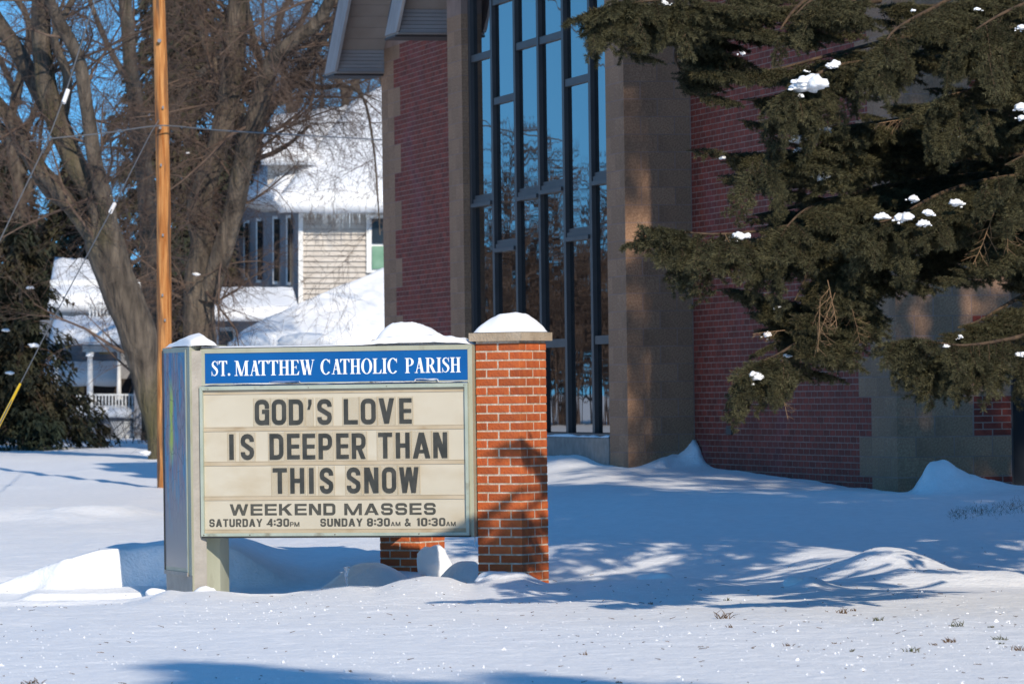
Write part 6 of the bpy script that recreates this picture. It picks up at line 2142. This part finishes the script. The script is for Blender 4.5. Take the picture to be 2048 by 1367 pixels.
for i, (x, y, d, s, lab) in enumerate(CL):
    p = W(x, y + 3, d + .02)
    clump(p, s * .5 / FPX * d * 1.4, i, lab)

# ------------------------------------------------------------------ litter, crumbs and tufts on the snow
rs = np.random.RandomState(5)


def scatter_pts(n, y0, y1, pw=1.0, xr=1.15):
    Y = y0 + (y1 - y0) * rs.rand(n) ** pw
    X = (rs.rand(n) - .5) * 2 * .107 * Y * xr
    return X, Y


def crumbs(name, X, Y, r, m, flat, label, lift=.3):
    base = np.array([(1, 0, 0), (-1, 0, 0), (0, 1, 0), (0, -1, 0), (0, 0, 1), (0, 0, -1)], float)
    f = np.array([(0, 2, 4), (2, 1, 4), (1, 3, 4), (3, 0, 4), (2, 0, 5), (1, 2, 5), (3, 1, 5), (0, 3, 5)])
    n = len(X)
    Z = ground(X, Y)
    v = base[None] * (1 + .35 * rs.randn(n, 6, 1)) * r[:, None, None]
    v[:, :, 2] *= flat
    a = rs.rand(n) * 6.28
    vx = v[:, :, 0] * np.cos(a)[:, None] - v[:, :, 1] * np.sin(a)[:, None]; vy = v[:, :, 0] * np.sin(a)[:, None] + v[:, :, 1] * np.cos(a)[:, None]
    V = np.stack([vx + X[:, None], vy + Y[:, None], v[:, :, 2] + (Z + r * flat * lift)[:, None]], 2).reshape(-1, 3)
    F = (f[None] + (np.arange(n) * 6)[:, None, None]).reshape(-1, 3)
    link(name, np_mesh(name, V, F), m, label=label, cat='snow', kind='stuff')


X1, Y1 = scatter_pts(7000, 23, 35.8, .8)
k = vnoise(X1 * 1.1, Y1 * .6) + rs.rand(len(X1)) * .4 > .30
crumbs('snow_crumbs', X1[k], Y1[k], (.0022 + .0075 * rs.rand(k.sum()) ** 5), M['snow_soft'], .55, 'tiny snow crumbs scattered over the foreground snow')
X2, Y2 = scatter_pts(220, 23.5, 36)
crumbs('snow_lumps', X2, Y2, .006 + .010 * rs.rand(220) ** 3, M['snow_soft'], .7, 'small snow lumps scattered over the foreground snow')
X3, Y3 = scatter_pts(420, 23.5, 40, .9)
X3 = np.abs(X3) * np.where(rs.rand(420) < .68, 1, -1)
n3 = len(X3); Z3 = ground(X3, Y3) + .003
an = rs.rand(n3) * 6.28; ln = .012 + .035 * rs.rand(n3) ** 3
A = np.stack([X3, Y3, Z3], 1); B = A + np.stack([np.cos(an) * ln, np.sin(an) * ln, ln * .3 * rs.rand(n3)], 1)
link('needle_litter', segs_mesh('needle_litter', A, B, np.full(n3, .0026), np.full(n3, .0014)), M['debris'], label='needles and bits of twig scattered over the snow', cat='litter', kind='stuff')


def tuft(x, y, h, lab, n=16, m='grass', spread=.02):
    # place on the ground along the pixel ray
    d = 30.0
    for it in range(40):
        p = W(x, y, d); gh = gz(p.x, p.y)
        d += (p.z - gh) * 12
        d = max(22, min(60, d))
    p = W(x, y, d); r_ = random.Random(int(x * 7 + y)); S = []
    for k in range(n):
        b_ = Vector((p.x + r_.gauss(0, spread), p.y + r_.gauss(0, spread), gz(p.x, p.y) - .004))
        v = Vector((r_.gauss(0, .7), r_.gauss(0, .5), 1)).normalized()
        l_ = h * r_.uniform(.5, 1.2)
        c_ = b_ + v * l_ * .5; e_ = c_ + (v + Vector((r_.gauss(0, .6), 0, -.3))).normalized() * l_ * .5
        S += [(tuple(b_), tuple(c_), .0032, .0026), (tuple(c_), tuple(e_), .0026, .0008)]
    link('grass_tuft', segs_mesh('grass_tuft', [s[0] for s in S], [s[1] for s in S], [s[2] for s in S], [s[3] for s in S]), M[m], label=lab, cat='grass', group='tufts poking through the snow')


TF = [(1446, 1236, .055, 'tallest brown tuft in the snow, left of the others'), (1460, 1254, .02, 'low tuft just under the tallest brown one'), (1455, 1200, .02, 'small tuft near the edge of the tree shadow'), (1300, 1207, .015, 'small tuft left of the tallest brown one'),
      (1753, 1240, .03, 'wide green tuft at the middle right foreground'), (1683, 1225, .03, 'spiky brown tuft at the shadow edge'), (1708, 1221, .02, 'small green tuft right of the spiky brown one'), (1912, 1252, .035, 'upright tuft toward the right foreground'),
      (1900, 1283, .03, 'dense brown tuft below the upright one'), (1868, 1289, .018, 'flat brown tuft left of the dense one'), (2002, 1278, .025, 'green tuft near the right edge'), (2003, 1287, .015, 'small tuft under the green one near the right edge'),
      (1824, 1302, .028, 'dark green tuft in the right foreground'), (1702, 1302, .018, 'low green tuft left of the dark green one'), (1577, 1291, .018, 'brown tuft in the centre right foreground'), (2035, 1300, .03, 'brown tuft at the right edge'),
      (1167, 1308, .02, 'lone orange-brown leaf scrap in the centre foreground'), (700, 1343, .014, 'dark bark scrap lying in the foreground shadow'), (66, 1366, .03, 'golden tuft at the bottom left edge'), (1240, 1365, .014, 'dark scrap at the bottom edge right of centre'), (1983, 1254, .02, 'small tuft above the green one at right'), (1670, 1286, .012, 'short dark twig lying in the right foreground')]
for (x, y, h, lab) in TF: tuft(x, y, h * 1.35, lab, n=16 if h > .02 else 9, m='debris' if 'brown' in lab or 'scrap' in lab or 'twig' in lab or 'golden' in lab else 'grass', spread=.022 if h > .02 else .012)
# bare patch of grass at the right
gp = []
for k in range(900):
    x = 1900 + 190 * rs.rand(); y = 1032 - (x - 1900) * .12 + rs.randn() * 6.5 - 3 * abs(rs.randn())
    d = 42.0
    gp.append((x, y))
Q0, Q1 = [], []
gx_, gy_ = [], []
for (x, y) in gp:
    v = R3 @ Vector(((x - 1024) / FPX, (683.5 - y) / FPX, -1)); gx_.append(v.x / v.y); gy_.append(v.z / v.y)
gx_, gy_ = np.array(gx_), np.array(gy_)
dep = np.full(len(gx_), 42.0)
for it in range(60):
    dep = np.clip(dep + (1.45 + gy_ * dep - ground(gx_ * dep, dep)) * 8, 30, 52)
PX_, PY_ = gx_ * dep, dep
PZ_ = ground(PX_, PY_)
A = np.stack([PX_, PY_, PZ_ - .01], 1); B = A + np.stack([rs.randn(len(A)) * .02, rs.randn(len(A)) * .012, .018 + .022 * rs.rand(len(A))], 1)
link('bare_grass_patch', segs_mesh('bare_grass_patch', A, B, np.full(len(A), .0014), np.full(len(A), .0005)), M['grass'], label='thin patch of bare grass showing through the shaded snow at the right', cat='grass', kind='stuff')
